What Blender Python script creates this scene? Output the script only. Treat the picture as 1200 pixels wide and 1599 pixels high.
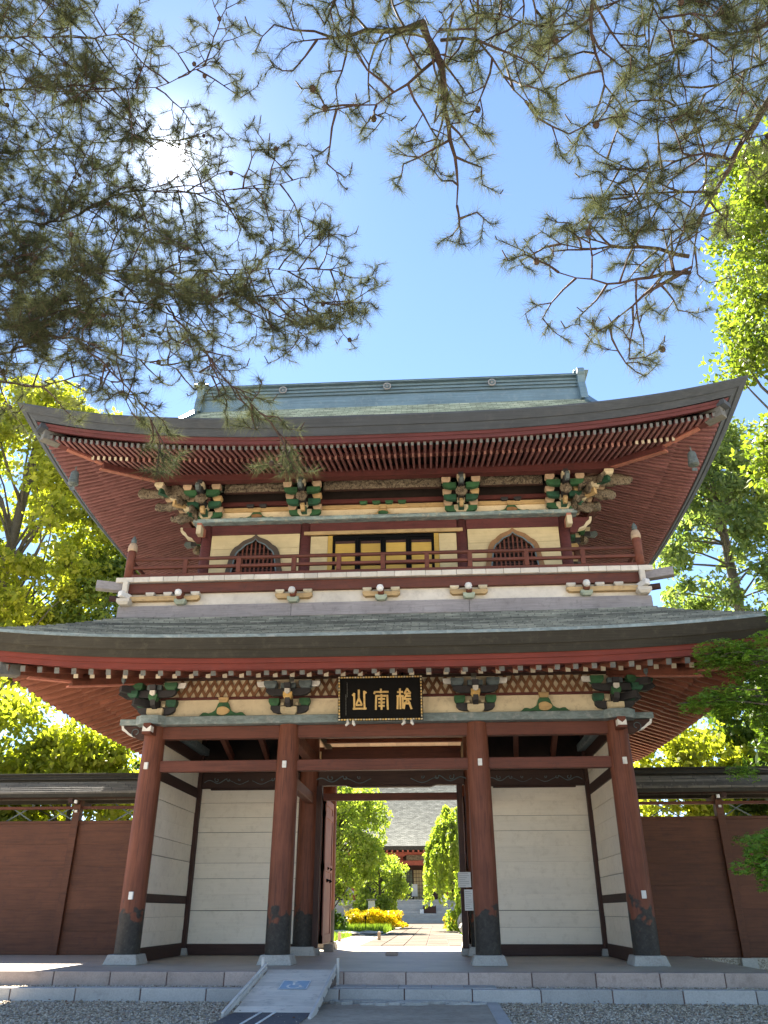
import bpy, math, random
import numpy as np
R = math.radians
random.seed(7)
RNG = np.random.default_rng(11)
for o in list(bpy.data.objects):
    bpy.data.objects.remove(o, do_unlink=True)
SC = bpy.context.scene
COL = SC.collection

# ------------------------------------------------------------------ camera
PITCH, YAW, ROLL = .473, .060, -.001
def cam_axes():
    sy, cy, sp, cp = math.sin(YAW), math.cos(YAW), math.sin(PITCH), math.cos(PITCH)
    fw = np.array([-sy*cp, cy*cp, sp]); rt = np.array([cy, sy, 0.0]); up = np.cross(rt, fw)
    cr, sr = math.cos(ROLL), math.sin(ROLL)
    return rt*cr+up*sr, -rt*sr+up*cr, fw
from mathutils import Matrix, Vector
_r, _u, _f = cam_axes()
cd = bpy.data.cameras.new('camera'); cam = bpy.data.objects.new('camera', cd); COL.objects.link(cam)
M4 = Matrix(((_r[0], _u[0], -_f[0], .926), (_r[1], _u[1], -_f[1], -14.806), (_r[2], _u[2], -_f[2], .78), (0, 0, 0, 1)))
cam.matrix_world = M4
cd.sensor_fit = 'HORIZONTAL'; cd.sensor_width = 36; cd.lens = 36*1220.6/1200
cd.clip_start = .05; cd.clip_end = 2000
SC.camera = cam

# ------------------------------------------------------------------ sky, sun, exposure
SUN_EL, SUN_AZ = R(49.4), R(-25.1)           # azimuth from +Y towards +X
SUN = Vector((math.sin(SUN_AZ)*math.cos(SUN_EL), math.cos(SUN_AZ)*math.cos(SUN_EL), math.sin(SUN_EL)))
W = bpy.data.worlds.new('World'); SC.world = W; W.use_nodes = True
wn = W.node_tree.nodes; wl = W.node_tree.links
bg = wn['Background']
sky = wn.new('ShaderNodeTexSky'); sky.sky_type = 'NISHITA'; sky.sun_disc = False
sky.sun_elevation = SUN_EL; sky.sun_rotation = SUN_AZ
sky.altitude = 1200; sky.air_density = 1.0; sky.dust_density = .05; sky.ozone_density = 2.6
bg.inputs['Strength'].default_value = .05
# the sun's own disc with its narrow aureole, where the sun stands in the sky
tc = wn.new('ShaderNodeTexCoord'); dt = wn.new('ShaderNodeVectorMath'); dt.operation = 'DOT_PRODUCT'
dt.inputs[1].default_value = SUN
wl.new(tc.outputs['Generated'], dt.inputs[0])
def glow(power, amount):
    p = wn.new('ShaderNodeMath'); p.operation = 'POWER'; p.use_clamp = True; p.inputs[1].default_value = power; wl.new(dt.outputs['Value'], p.inputs[0])
    q = wn.new('ShaderNodeMath'); q.operation = 'MULTIPLY'; q.inputs[1].default_value = amount; wl.new(p.outputs[0], q.inputs[0]); return q.outputs[0]
sm = wn.new('ShaderNodeMath'); sm.operation = 'ADD'; s2 = wn.new('ShaderNodeMath'); s2.operation = 'ADD'; wl.new(glow(1100, 5), s2.inputs[0]); wl.new(glow(90, .6), s2.inputs[1])
wl.new(glow(14000, 90), sm.inputs[0]); wl.new(s2.outputs[0], sm.inputs[1])
ad = wn.new('ShaderNodeMixRGB'); ad.blend_type = 'ADD'; ad.inputs[0].default_value = 1
wl.new(sky.outputs[0], ad.inputs[1]); wl.new(sm.outputs[0], ad.inputs[2]); wl.new(ad.outputs[0], bg.inputs['Color'])
sl = bpy.data.lights.new('sun', 'SUN'); sun = bpy.data.objects.new('sun', sl); COL.objects.link(sun)
sl.energy = 5; sl.angle = R(.53); sl.color = (1, .92, .79)
sun.rotation_euler = (-SUN).to_track_quat('-Z', 'Y').to_euler(); sun.location = (-10, 20, 30)
SC.view_settings.view_transform = 'Standard'; SC.view_settings.look = 'None'
SC.view_settings.exposure = 2.73; SC.view_settings.gamma = 1
SC.render.engine = 'CYCLES'
SC.cycles.max_bounces = 5; SC.cycles.diffuse_bounces = 3; SC.cycles.glossy_bounces = 2; SC.cycles.transmission_bounces = 3; SC.cycles.transparent_max_bounces = 4
SC.cycles.caustics_reflective = False; SC.cycles.caustics_refractive = False

# ------------------------------------------------------------------ materials
def srgb(h):
    h = h.lstrip('#'); c = [int(h[i:i+2], 16)/255 for i in (0, 2, 4)]
    return tuple(x/12.92 if x <= .04045 else ((x+.055)/1.055)**2.4 for x in c)+(1,)
def base_mat(name):
    m = bpy.data.materials.new(name); m.use_nodes = True
    nt = m.node_tree; b = nt.nodes['Principled BSDF']
    return m, nt, b
def vec_node(nt, scale=(1, 1, 1)):
    tc = nt.nodes.new('ShaderNodeTexCoord'); oi = nt.nodes.new('ShaderNodeObjectInfo')
    mu = nt.nodes.new('ShaderNodeMath'); mu.operation = 'MULTIPLY'; mu.inputs[1].default_value = 37.0
    nt.links.new(oi.outputs['Random'], mu.inputs[0])
    va = nt.nodes.new('ShaderNodeVectorMath'); va.operation = 'ADD'
    nt.links.new(tc.outputs['Object'], va.inputs[0]); nt.links.new(mu.outputs[0], va.inputs[1])
    mp = nt.nodes.new('ShaderNodeMapping'); mp.inputs['Scale'].default_value = scale
    nt.links.new(va.outputs[0], mp.inputs['Vector'])
    return mp.outputs[0], oi
def noise(nt, vec, scale, detail=4, rough=.6, dist=0):
    n = nt.nodes.new('ShaderNodeTexNoise'); n.inputs['Scale'].default_value = scale
    n.inputs['Detail'].default_value = detail; n.inputs['Roughness'].default_value = rough; n.inputs['Distortion'].default_value = dist
    nt.links.new(vec, n.inputs['Vector']); return n.outputs[0]
def ramp(nt, fac, stops):
    r = nt.nodes.new('ShaderNodeValToRGB'); e = r.color_ramp.elements
    while len(e) < len(stops): e.new(.5)
    for k, (p, c) in enumerate(stops):
        e[k].position = p; e[k].color = c if len(c) == 4 else tuple(c)+(1,)
    nt.links.new(fac, r.inputs[0]); return r.outputs[0]
def mix(nt, f, a, b, mode='MIX'):
    n = nt.nodes.new('ShaderNodeMixRGB'); n.blend_type = mode
    for i, v in ((0, f), (1, a), (2, b)):
        if hasattr(v, 'is_linked') or hasattr(v, 'links'): nt.links.new(v, n.inputs[i])
        else: n.inputs[i].default_value = v
    return n.outputs[0]
def bump(nt, b, h, strength=.3, dist=.01):
    n = nt.nodes.new('ShaderNodeBump'); n.inputs['Strength'].default_value = strength; n.inputs['Distance'].default_value = dist
    nt.links.new(h, n.inputs['Height']); nt.links.new(n.outputs[0], b.inputs['Normal'])
def g(v): return (v, v, v, 1)
def sc(c, k): return tuple(x*k for x in c[:3])+(1,)
def mk(name, col, dark=.6, light=1.25, grain=(1, 1, 1), gscale=6, rough=.7, bmp=.25, bdist=.01, dirt=None, dirt_amt=.5, spec=.3, rndval=.12, metallic=0, tone=.45):
    """painted or bare surface: broad tone, grain, speckled dirt, relief, small change from piece to piece"""
    m, nt, b = base_mat(name)
    v, oi = vec_node(nt); vg, _ = vec_node(nt, grain)
    broad = noise(nt, v, 1.3, 3); gr = noise(nt, vg, gscale, 6, .65, .3)
    c = ramp(nt, gr, [(.25, sc(col, dark)), (.5, col), (.8, sc(col, light))])
    c = mix(nt, tone, c, ramp(nt, broad, [(.3, g(.62)), (.7, g(1.2))]), 'MULTIPLY')
    if dirt:
        f = ramp(nt, noise(nt, v, 7, 8, .72), [(.52, g(0)), (.68, g(dirt_amt))])
        c = mix(nt, f, c, dirt)
    hv = nt.nodes.new('ShaderNodeHueSaturation'); nt.links.new(c, hv.inputs['Color'])
    mr = nt.nodes.new('ShaderNodeMapRange'); mr.inputs[3].default_value = 1-rndval; mr.inputs[4].default_value = 1+rndval
    nt.links.new(oi.outputs['Random'], mr.inputs[0]); nt.links.new(mr.outputs[0], hv.inputs['Value'])
    nt.links.new(hv.outputs[0], b.inputs['Base Color'])
    b.inputs['Roughness'].default_value = rough; b.inputs['Specular IOR Level'].default_value = spec; b.inputs['Metallic'].default_value = metallic
    if bmp: bump(nt, b, gr, bmp, bdist)
    return m
MAT = {}
MAT['red'] = mk('bengara_red_wood', (.145, .046, .027, 1), grain=(1, 1, 1), gscale=9, dirt=(.07, .03, .025, 1), rough=.62)
MAT['red_h'] = mk('bengara_red_beam', (.125, .041, .026, 1), grain=(.25, 5, 5), gscale=7, dirt=(.06, .03, .025, 1), rough=.62)
MAT['red_up'] = mk('aged_red_wood', (.105, .03, .028, 1), grain=(.3, 4, 4), gscale=7, dirt=(.05, .022, .02, 1), rough=.7)
MAT['red_raf'] = mk('rafter_red', (.25, .092, .058, 1), grain=(5, .4, 5), gscale=7, rough=.7, dirt=(.09, .03, .03, 1))
MAT['red_raf_up'] = mk('rafter_dark_red', (.225, .10, .10, 1), grain=(5, .4, 5), gscale=7, rough=.7, dirt=(.08, .03, .03, 1))
MAT['salmon'] = mk('salmon_edge', (.38, .15, .11, 1), grain=(.5, .5, 3), gscale=6, dirt=(.16, .06, .05, 1))
MAT['eave_red'] = mk('eave_board_red', (.145, .027, .018, 1), grain=(.25, 4, 6), gscale=6, dirt=(.12, .035, .03, 1))
MAT['eave_red_up'] = mk('eave_board_dark_red', (.105, .028, .030, 1), grain=(.25, 4, 6), gscale=6, dirt=(.08, .025, .025, 1))
MAT['dark_wood'] = mk('dark_brown_wood', (.055, .026, .02, 1), grain=(3, 3, .3), gscale=7, rough=.65)
MAT['dark_beam'] = mk('dark_brown_beam', (.055, .028, .022, 1), grain=(.3, 4, 4), gscale=7, rough=.65)
MAT['fence'] = mk('fence_board', (.115, .043, .022, 1), grain=(.22, 3, 4), gscale=7, rough=.6, dirt=(.06, .025, .02, 1))
MAT['white'] = mk('white_board', (.87, .79, .66, 1), dark=.94, light=1.04, grain=(.25, 3, 5), gscale=6, dirt=(.52, .44, .32, 1), dirt_amt=.28, rough=.75, bmp=.12, rndval=.02, tone=.15)
MAT['cream'] = mk('cream_board', (.60, .49, .28, 1), dark=.88, light=1.08, grain=(.3, 3, 5), gscale=6, dirt=(.40, .30, .17, 1), dirt_amt=.3, rough=.75, bmp=.12, rndval=.04)
MAT['plaster'] = mk('cream_plaster', (.74, .64, .46, 1), dark=.92, light=1.05, gscale=9, dirt=(.34, .26, .17, 1), dirt_amt=.5, rough=.9, bmp=.15)
MAT['whitewash'] = mk('whitewash', (.62, .575, .49, 1), dark=.9, light=1.06, gscale=8, dirt=(.42, .38, .32, 1), dirt_amt=.5, rough=.85)
MAT['grey_wood'] = mk('weathered_grey_wood', (.30, .28, .28, 1), dark=.75, light=1.25, grain=(.25, 4, 6), gscale=8, rough=.85, dirt=(.15, .14, .14, 1))
MAT['cap_grey'] = mk('grey_rafter_end', (.14, .14, .13, 1), gscale=14, rough=.8)
MAT['cap_white'] = mk('white_rafter_end', (.58, .53, .42, 1), dark=.85, light=1.05, gscale=14, rough=.8, dirt=(.4, .32, .22, 1))
MAT['cap_pink'] = mk('faded_rafter_end', (.27, .14, .12, 1), gscale=14, rough=.8, rndval=.35)
MAT['verdigris'] = mk('verdigris_plate', (.19, .24, .245, 1), dark=.6, light=1.5, grain=(1, 2, 3), gscale=7, rough=.6, dirt=(.40, .42, .40, 1), dirt_amt=.6)
MAT['blue_plate'] = mk('peeling_blue_white_plate', (.24, .32, .34, 1), dark=.45, light=1.9, grain=(.7, 2, 3), gscale=6, rough=.7, dirt=(.55, .53, .45, 1), dirt_amt=.8)
MAT['green'] = mk('green_paint', (.038, .12, .052, 1), gscale=8, dark=.5, rough=.6, dirt=(.03, .07, .05, 1), dirt_amt=.7)
MAT['dkgreen'] = mk('dark_green_paint', (.028, .10, .06, 1), gscale=9, dark=.5, rough=.6, dirt=(.02, .03, .03, 1), dirt_amt=.8)
MAT['bluegrey'] = mk('blue_grey_paint', (.12, .155, .165, 1), gscale=9, dark=.5, rough=.6)
MAT['charcoal'] = mk('charcoal_paint', (.035, .035, .04, 1), gscale=9, rough=.6)
MAT['tan'] = mk('tan_paint', (.50, .35, .17, 1), dark=.7, light=1.12, grain=(.4, 3, 3), gscale=7, dirt=(.25, .15, .07, 1), dirt_amt=.6, rough=.7)
MAT['peach'] = mk('faded_peach_block', (.48, .35, .235, 1), dark=.7, light=1.1, gscale=8, dirt=(.32, .2, .12, 1), dirt_amt=.5, rough=.75)
MAT['blockcream'] = mk('cream_block', (.60, .52, .36, 1), dark=.8, light=1.1, gscale=8, dirt=(.3, .22, .13, 1), dirt_amt=.5, rough=.75)
MAT['gold'] = mk('gold_leaf', (.62, .42, .15, 1), dark=.55, light=1.15, gscale=12, rough=.45, dirt=(.25, .15, .05, 1), dirt_amt=.6)
MAT['yellow'] = mk('ochre_door_panel', (.52, .34, .075, 1), dark=.85, light=1.08, grain=(.4, 3, 3), gscale=7, rough=.6)
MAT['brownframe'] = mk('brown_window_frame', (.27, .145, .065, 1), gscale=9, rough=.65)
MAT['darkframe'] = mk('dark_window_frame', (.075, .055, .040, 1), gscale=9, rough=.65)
MAT['black'] = mk('black_lacquer', (.004, .004, .004, 1), gscale=9, rough=.6, bmp=0, spec=.1)
MAT['lattice'] = mk('lattice_brown', (.20, .095, .045, 1), gscale=12, rough=.65)
MAT['copper'] = mk('blue_green_copper', (.12, .185, .225, 1), dark=.7, light=1.4, grain=(.2, 2, 8), gscale=5, rough=.5, dirt=(.30, .34, .34, 1), dirt_amt=.3, spec=.5)
MAT['stone'] = mk('granite', (.42, .40, .36, 1), dark=.78, light=1.22, gscale=45, rough=.85, dirt=(.2, .18, .16, 1), dirt_amt=.5, bmp=.4, bdist=.004)
MAT['bluestone'] = mk('blue_grey_granite', (.45, .43, .40, 1), dark=.8, light=1.2, gscale=55, rough=.85, dirt=(.27, .26, .25, 1), dirt_amt=.4, bmp=.4, bdist=.004)
MAT['pinkstone'] = mk('pinkish_granite', (.45, .36, .31, 1), dark=.8, light=1.2, gscale=55, rough=.85, dirt=(.24, .19, .16, 1), dirt_amt=.5, bmp=.4, bdist=.004)
MAT['mortar'] = mk('mortar', (.17, .11, .095, 1), gscale=30, rough=.95)
MAT['concrete'] = mk('pale_washed_concrete', (.50, .43, .345, 1), dark=.86, light=1.12, gscale=70, rough=.5, dirt=(.33, .275, .21, 1), dirt_amt=.55, bmp=.3, bdist=.002, spec=.5)
MAT['alu'] = mk('ramp_aluminium', (.66, .63, .58, 1), dark=.85, light=1.1, grain=(.3, 6, 3), gscale=8, rough=.5, dirt=(.42, .41, .38, 1), spec=.5)
MAT['alu_deck'] = mk('worn_ramp_deck', (.82, .74, .62, 1), dark=.82, light=1.15, grain=(.4, 9, 3), gscale=9, rough=.65, dirt=(.32, .29, .25, 1))
MAT['rubber'] = mk('dark_ramp_flap', (.12, .12, .125, 1), gscale=20, rough=.8)
MAT['decal_blue'] = mk('sky_blue_decal', (.36, .50, .62, 1), dark=.9, light=1.1, gscale=20, rough=.6, dirt=(.45, .5, .55, 1))
MAT['paper'] = mk('white_paper', (.76, .76, .74, 1), dark=.97, light=1.02, gscale=9, rough=.9, bmp=0)
MAT['print'] = mk('grey_print', (.22, .22, .22, 1), gscale=30, rough=.9, bmp=0)
MAT['white_paint'] = mk('white_paint', (.78, .77, .73, 1), dark=.9, light=1.04, gscale=10, rough=.7, dirt=(.45, .42, .36, 1), dirt_amt=.5)
MAT['bronze'] = mk('green_bronze', (.115, .14, .135, 1), gscale=14, dark=.5, light=1.5, rough=.55)
MAT['pale_wood'] = mk('pale_ceiling_board', (.66, .50, .36, 1), dark=.88, light=1.08, grain=(4, .3, 4), gscale=7, rough=.7)
MAT['door_wood'] = mk('faded_red_door', (.33, .135, .10, 1), grain=(4, 4, .3), gscale=7, dirt=(.2, .08, .06, 1), rough=.65)
MAT['glass'] = mk('dark_pane', (.10, .12, .13, 1), gscale=3, rough=.15, bmp=0, spec=.6)
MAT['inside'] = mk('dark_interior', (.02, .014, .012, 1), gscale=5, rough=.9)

def shingle(name, col, moss, row, seam, spec=.35, rough=.55):
    """thin roof shingles: staggered butt joints, change of tone from shingle to shingle, weather streaks"""
    m, nt, b = base_mat(name)
    v, _ = vec_node(nt)
    sx = nt.nodes.new('ShaderNodeTexBrick'); sx.inputs['Scale'].default_value = 1
    sx.inputs['Brick Width'].default_value = seam; sx.inputs['Row Height'].default_value = row; sx.inputs['Mortar Size'].default_value = .010
    sx.inputs['Color1'].default_value = g(.65); sx.inputs['Color2'].default_value = g(1.2); sx.inputs['Mortar'].default_value = g(.35)
    nt.links.new(v, sx.inputs['Vector'])
    st, _ = vec_node(nt, (.55, 7, 7)); streak = noise(nt, st, 2.4, 6, .65)
    c = ramp(nt, streak, [(.3, sc(col, .38)), (.52, col), (.72, moss)])
    c = mix(nt, .8, c, sx.outputs[0], 'MULTIPLY')
    c = mix(nt, ramp(nt, noise(nt, v, 11, 6, .7), [(.55, g(0)), (.72, g(.5))]), c, sc(moss, 1.25))
    nt.links.new(c, b.inputs['Base Color']); b.inputs['Roughness'].default_value = rough; b.inputs['Specular IOR Level'].default_value = spec
    bump(nt, b, sx.outputs[1], .3, -.008)
    return m
MAT['soffit_low'] = mk('shaded_soffit_board', (.04, .014, .010, 1), grain=(5, .4, 5), gscale=7, rough=.8)  # board colour darkened to deepen the shade between the lower rafters
MAT['soffit_up'] = mk('dark_soffit_board', (.014, .005, .006, 1), grain=(5, .4, 5), gscale=7, rough=.8)  # near-black colour paints in the shade of the gaps between upper rafters
MAT['roof_fence'] = shingle('brown_grey_fence_shingle', (.15, .135, .11, 1), (.22, .20, .16, 1), .11, .45)
MAT['roof_low'] = shingle('grey_green_shingle', (.185, .195, .16, 1), (.38, .385, .31, 1), .11, .30)
MAT['roof_up'] = shingle('pale_green_shingle', (.30, .355, .27, 1), (.54, .56, .43, 1), .13, .28)
MAT['eave_grey'] = mk('layered_eave_edge', (.046, .043, .035, 1), dark=.65, light=1.3, grain=(.12, 6, 14), gscale=6, rough=.85, dirt=(.085, .078, .06, 1), dirt_amt=.5, spec=.15)
MAT['eave_grey_up'] = mk('layered_blue_grey_eave', (.060, .070, .085, 1), dark=.7, light=1.25, grain=(.12, 6, 14), gscale=6, rough=.8, dirt=(.10, .105, .11, 1), dirt_amt=.4, spec=.2)
def post_mat():
    m, nt, b = base_mat('red_post_with_tarred_foot')
    v, oi = vec_node(nt); vg, _ = vec_node(nt, (5, 5, .35))
    gr = noise(nt, vg, 5, 6, .65, .3)
    c = ramp(nt, gr, [(.25, (.085, .029, .016, 1)), (.5, (.155, .050, .027, 1)), (.8, (.21, .078, .044, 1))])
    c = mix(nt, .5, c, ramp(nt, noise(nt, v, 1.6, 3), [(.3, g(.65)), (.7, g(1.25))]), 'MULTIPLY')
    ge = nt.nodes.new('ShaderNodeNewGeometry'); sp = nt.nodes.new('ShaderNodeSeparateXYZ'); nt.links.new(ge.outputs['Position'], sp.inputs[0])
    ns = noise(nt, v, 5.5, 2, .45)
    a = nt.nodes.new('ShaderNodeMath'); a.operation = 'MULTIPLY_ADD'; a.inputs[1].default_value = -1.25; nt.links.new(ns, a.inputs[0]); nt.links.new(sp.outputs[2], a.inputs[2])
    f = ramp(nt, a.outputs[0], [(.0, g(1)), (.10, g(1)), (.19, g(0))])
    ck, _ = vec_node(nt, (16, 16, .22)); c = mix(nt, ramp(nt, noise(nt, ck, 3, 3, .5), [(.30, g(.75)), (.36, g(0))]), c, (.035, .014, .01, 1))
    tar = ramp(nt, noise(nt, v, 16, 6, .7), [(.3, (.018, .016, .014, 1)), (.6, (.045, .04, .034, 1)), (.8, (.10, .095, .08, 1))])
    c = mix(nt, f, c, tar)
    nt.links.new(c, b.inputs['Base Color']); b.inputs['Roughness'].default_value = .6; b.inputs['Specular IOR Level'].default_value = .3
    bump(nt, b, gr, .25, .01); return m
MAT['post'] = post_mat()
def carved_mat():
    m, nt, b = base_mat('carved_timber'); v, oi = vec_node(nt)
    w = noise(nt, v, 13, 4, .6, 1.8)
    c = ramp(nt, w, [(.36, (.035, .026, .02, 1)), (.47, (.13, .10, .07, 1)), (.56, (.25, .205, .14, 1)), (.66, (.075, .06, .042, 1)), (.8, (.08, .12, .08, 1))])
    nt.links.new(c, b.inputs['Base Color']); b.inputs['Roughness'].default_value = .75
    bump(nt, b, w, .9, .04); return m
MAT['carved'] = carved_mat()
def leaf_mat(name, c1, c2, trans=.5, rough=.5, tcol=None, spec=.25):
    m, nt, b = base_mat(name)
    ge = nt.nodes.new('ShaderNodeNewGeometry')
    c = ramp(nt, ge.outputs['Random Per Island'], [(.0, c1), (.5, tuple((a+b_)/2 for a, b_ in zip(c1, c2))), (1, c2)])
    tc = nt.nodes.new('ShaderNodeTexCoord')
    c = mix(nt, .75, c, ramp(nt, noise(nt, tc.outputs['Object'], .7, 4), [(.3, (.5, .55, .55, 1)), (.7, (1.25, 1.2, 1.1, 1))]), 'MULTIPLY')
    nt.links.new(c, b.inputs['Base Color']); b.inputs['Roughness'].default_value = rough; b.inputs['Specular IOR Level'].default_value = spec
    t = nt.nodes.new('ShaderNodeBsdfTranslucent')
    tcl = mix(nt, 1, c, tcol or (1.5, 1.6, .5, 1), 'MULTIPLY'); nt.links.new(tcl, t.inputs[0])
    ms = nt.nodes.new('ShaderNodeMixShader'); ms.inputs[0].default_value = trans
    nt.links.new(b.outputs[0], ms.inputs[1]); nt.links.new(t.outputs[0], ms.inputs[2])
    nt.links.new(ms.outputs[0], nt.nodes['Material Output'].inputs[0]); return m
MAT['leaf_yellow'] = leaf_mat('yellow_green_leaf', (.21, .25, .04, 1), (.42, .42, .075, 1), .6)
MAT['leaf_green'] = leaf_mat('fresh_green_leaf', (.10, .155, .03, 1), (.22, .26, .055, 1), .5)
MAT['leaf_dark'] = leaf_mat('deep_green_leaf', (.05, .10, .025, 1), (.12, .17, .035, 1), .45)
MAT['leaf_cedar'] = leaf_mat('cedar_foliage', (.12, .18, .09, 1), (.25, .30, .14, 1), .55)
MAT['leaf_maple'] = leaf_mat('maple_leaf', (.14, .26, .045, 1), (.28, .42, .08, 1), .5)
MAT['leaf_weep'] = leaf_mat('weeping_tree_leaf', (.22, .30, .07, 1), (.38, .44, .12, 1), .55)
MAT['azalea'] = leaf_mat('yellow_azalea_bloom', (.62, .46, .01, 1), (.85, .68, .04, 1), .4, tcol=(1.1, 1.1, .4, 1))
MAT['needle'] = leaf_mat('pine_needle', (.038, .052, .034, 1), (.11, .118, .068, 1), .36, .8, (1.4, 1.4, 1.0, 1), .03)
MAT['bark'] = mk('pine_bark', (.05, .032, .026, 1), gscale=16, dark=.45, light=1.6, rough=.9, bmp=.6, bdist=.02)
MAT['bark_grey'] = mk('grey_bark', (.12, .105, .085, 1), gscale=12, dark=.5, light=1.5, rough=.9, bmp=.6, bdist=.02)
MAT['cone'] = mk('pine_cone', (.05, .032, .024, 1), gscale=30, rough=.9)
MAT['grass'] = leaf_mat('garden_grass', (.10, .17, .03, 1), (.22, .30, .06, 1), .45)

# ------------------------------------------------------------------ mesh helpers
def link_mesh(me, name, mat, parent=None, smooth=False, bevel=0):
    o = bpy.data.objects.new(name, me); COL.objects.link(o)
    if parent: o.parent = parent
    mats = mat if isinstance(mat, (list, tuple)) else [mat]
    if not me.materials:
        for m in mats: me.materials.append(MAT[m] if isinstance(m, str) else m)
    if smooth: me.polygons.foreach_set('use_smooth', [True]*len(me.polygons))
    if bevel:
        b = o.modifiers.new('bevel', 'BEVEL'); b.width = bevel; b.segments = 2; b.limit_method = 'ANGLE'; b.angle_limit = R(40)
    return o
class MB:
    def __init__(s): s.v = []; s.f = []; s.mi = []
    def add(s, v, f, mi=0):
        n = len(s.v); s.v += [tuple(p) for p in v]
        for q in f: s.f.append(tuple(n+i for i in q)); s.mi.append(mi)
        return s
    def box(s, x0, x1, y0, y1, z0, z1, mi=0):
        return s.add([(x0, y0, z0), (x1, y0, z0), (x1, y1, z0), (x0, y1, z0), (x0, y0, z1), (x1, y0, z1), (x1, y1, z1), (x0, y1, z1)],
                     [(3, 2, 1, 0), (4, 5, 6, 7), (0, 1, 5, 4), (1, 2, 6, 5), (2, 3, 7, 6), (3, 0, 4, 7)], mi)
    def frustum(s, cx, cy, z0, z1, a0, b0, a1, b1):
        return s.add([(cx-a0, cy-b0, z0), (cx+a0, cy-b0, z0), (cx+a0, cy+b0, z0), (cx-a0, cy+b0, z0), (cx-a1, cy-b1, z1), (cx+a1, cy-b1, z1), (cx+a1, cy+b1, z1), (cx-a1, cy+b1, z1)],
                     [(3, 2, 1, 0), (4, 5, 6, 7), (0, 1, 5, 4), (1, 2, 6, 5), (2, 3, 7, 6), (3, 0, 4, 7)])
    def bar(s, p, q, w, h, up=(0, 0, 1)):
        p, q = Vector(p), Vector(q); d = (q-p).normalized(); u = Vector(up)
        if abs(d.dot(u)) > .98: u = Vector((0, 1, 0))
        x = d.cross(u).normalized(); z = x.cross(d).normalized()
        v = [e+x*a*w/2+z*b*h/2 for e in (p, q) for a, b in ((-1, -1), (1, -1), (1, 1), (-1, 1))]
        return s.add(v, [(0, 1, 2, 3), (7, 6, 5, 4), (0, 4, 5, 1), (1, 5, 6, 2), (2, 6, 7, 3), (3, 7, 4, 0)])
    def tube(s, pts, rad, n=8, cap=True):
        pts = [Vector(p) for p in pts]; rad = rad if isinstance(rad, (list, tuple)) else [rad]*len(pts)
        v = []; f = []; ref = Vector((.13, .31, .94))
        for i, p in enumerate(pts):
            d = (pts[min(i+1, len(pts)-1)]-pts[max(i-1, 0)]).normalized()
            if abs(d.dot(ref)) > .97: ref = Vector((1, .1, .1)).normalized()
            x = d.cross(ref).normalized(); y = d.cross(x).normalized()
            for k in range(n):
                a = 2*math.pi*k/n; v.append(p+(x*math.cos(a)+y*math.sin(a))*rad[i])
        for i in range(len(pts)-1):
            for k in range(n): f.append((i*n+k, i*n+(k+1) % n, (i+1)*n+(k+1) % n, (i+1)*n+k))
        if cap: f += [tuple(range(n)), tuple(reversed(range((len(pts)-1)*n, len(pts)*n)))]
        return s.add(v, f)
    def lathe(s, prof, c=(0, 0, 0), n=20):
        v = []; f = []; m = len(prof)
        for r, z in prof:
            for k in range(n):
                a = 2*math.pi*k/n; v.append((c[0]+r*math.cos(a), c[1]+r*math.sin(a), c[2]+z))
        for i in range(m-1):
            for k in range(n): f.append((i*n+k, i*n+(k+1) % n, (i+1)*n+(k+1) % n, (i+1)*n+k))
        f += [tuple(reversed(range(n))), tuple(range((m-1)*n, m*n))]
        return s.add(v, f)
    def prism(s, poly, a0, a1, ax='y'):
        """poly of (u, w): for ax y -> (u, ., w); ax x -> (., u, w); ax z -> (u, w, .)"""
        m = len(poly)
        def P(u, w, a): return (u, a, w) if ax == 'y' else ((a, u, w) if ax == 'x' else (u, w, a))
        v = [P(u, w, a0) for u, w in poly]+[P(u, w, a1) for u, w in poly]
        f = [tuple(range(m)), tuple(reversed(range(m, 2*m)))]+[(i, i+m, (i+1) % m+m, (i+1) % m) for i in range(m)]
        return s.add(v, f)
    def band(s, outer, inner, a0, a1):
        """frame between two outlines of equal length in x-z, from y a0 to a1 (open at the ends)"""
        m = len(outer)
        v = [(u, a0, w) for u, w in outer]+[(u, a0, w) for u, w in inner]+[(u, a1, w) for u, w in outer]+[(u, a1, w) for u, w in inner]
        f = []
        for i in range(m-1):
            f += [(i, i+1, m+i+1, m+i), (2*m+i, 3*m+i, 3*m+i+1, 2*m+i+1), (i, 2*m+i, 2*m+i+1, i+1), (m+i, m+i+1, 3*m+i+1, 3*m+i)]
        return s.add(v, f)
    def sweep(s, rings, closed=True):
        """rings: equal-length point rings joined one after the other"""
        m = len(rings[0]); v = [p for r in rings for p in r]; f = []
        for i in range(len(rings)-1):
            for k in range(m if closed else m-1):
                f.append((i*m+k, (i+1)*m+k, (i+1)*m+(k+1) % m, i*m+(k+1) % m))
        if closed: f += [tuple(reversed(range(m))), tuple(range((len(rings)-1)*m, len(rings)*m))]
        return s.add(v, f)
    def mesh(s, name):
        me = bpy.data.meshes.new(name); me.from_pydata(s.v, [], s.f)
        if any(s.mi): me.polygons.foreach_set('material_index', s.mi)
        me.update(); return me
    def build(s, name, mat, parent=None, smooth=False, bevel=0, label=None):
        me = s.mesh(name)
        o = link_mesh(me, name, mat, parent, smooth, bevel)
        import bmesh
        bm = bmesh.new(); bm.from_mesh(me); bmesh.ops.recalc_face_normals(bm, faces=bm.faces); bm.to_mesh(me); bm.free()
        if label: o['label'] = label
        return o
def thing(name, label, cat, loc=(0, 0, 0), group=None):
    o = bpy.data.objects.new(name, None); COL.objects.link(o); o.location = loc; o.empty_display_size = .2
    o['label'] = label; o['category'] = cat
    if group: o['group'] = group
    return o
def tag(o, label, cat, group=None):
    o['label'] = label; o['category'] = cat
    if group: o['group'] = group
    return o
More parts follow.
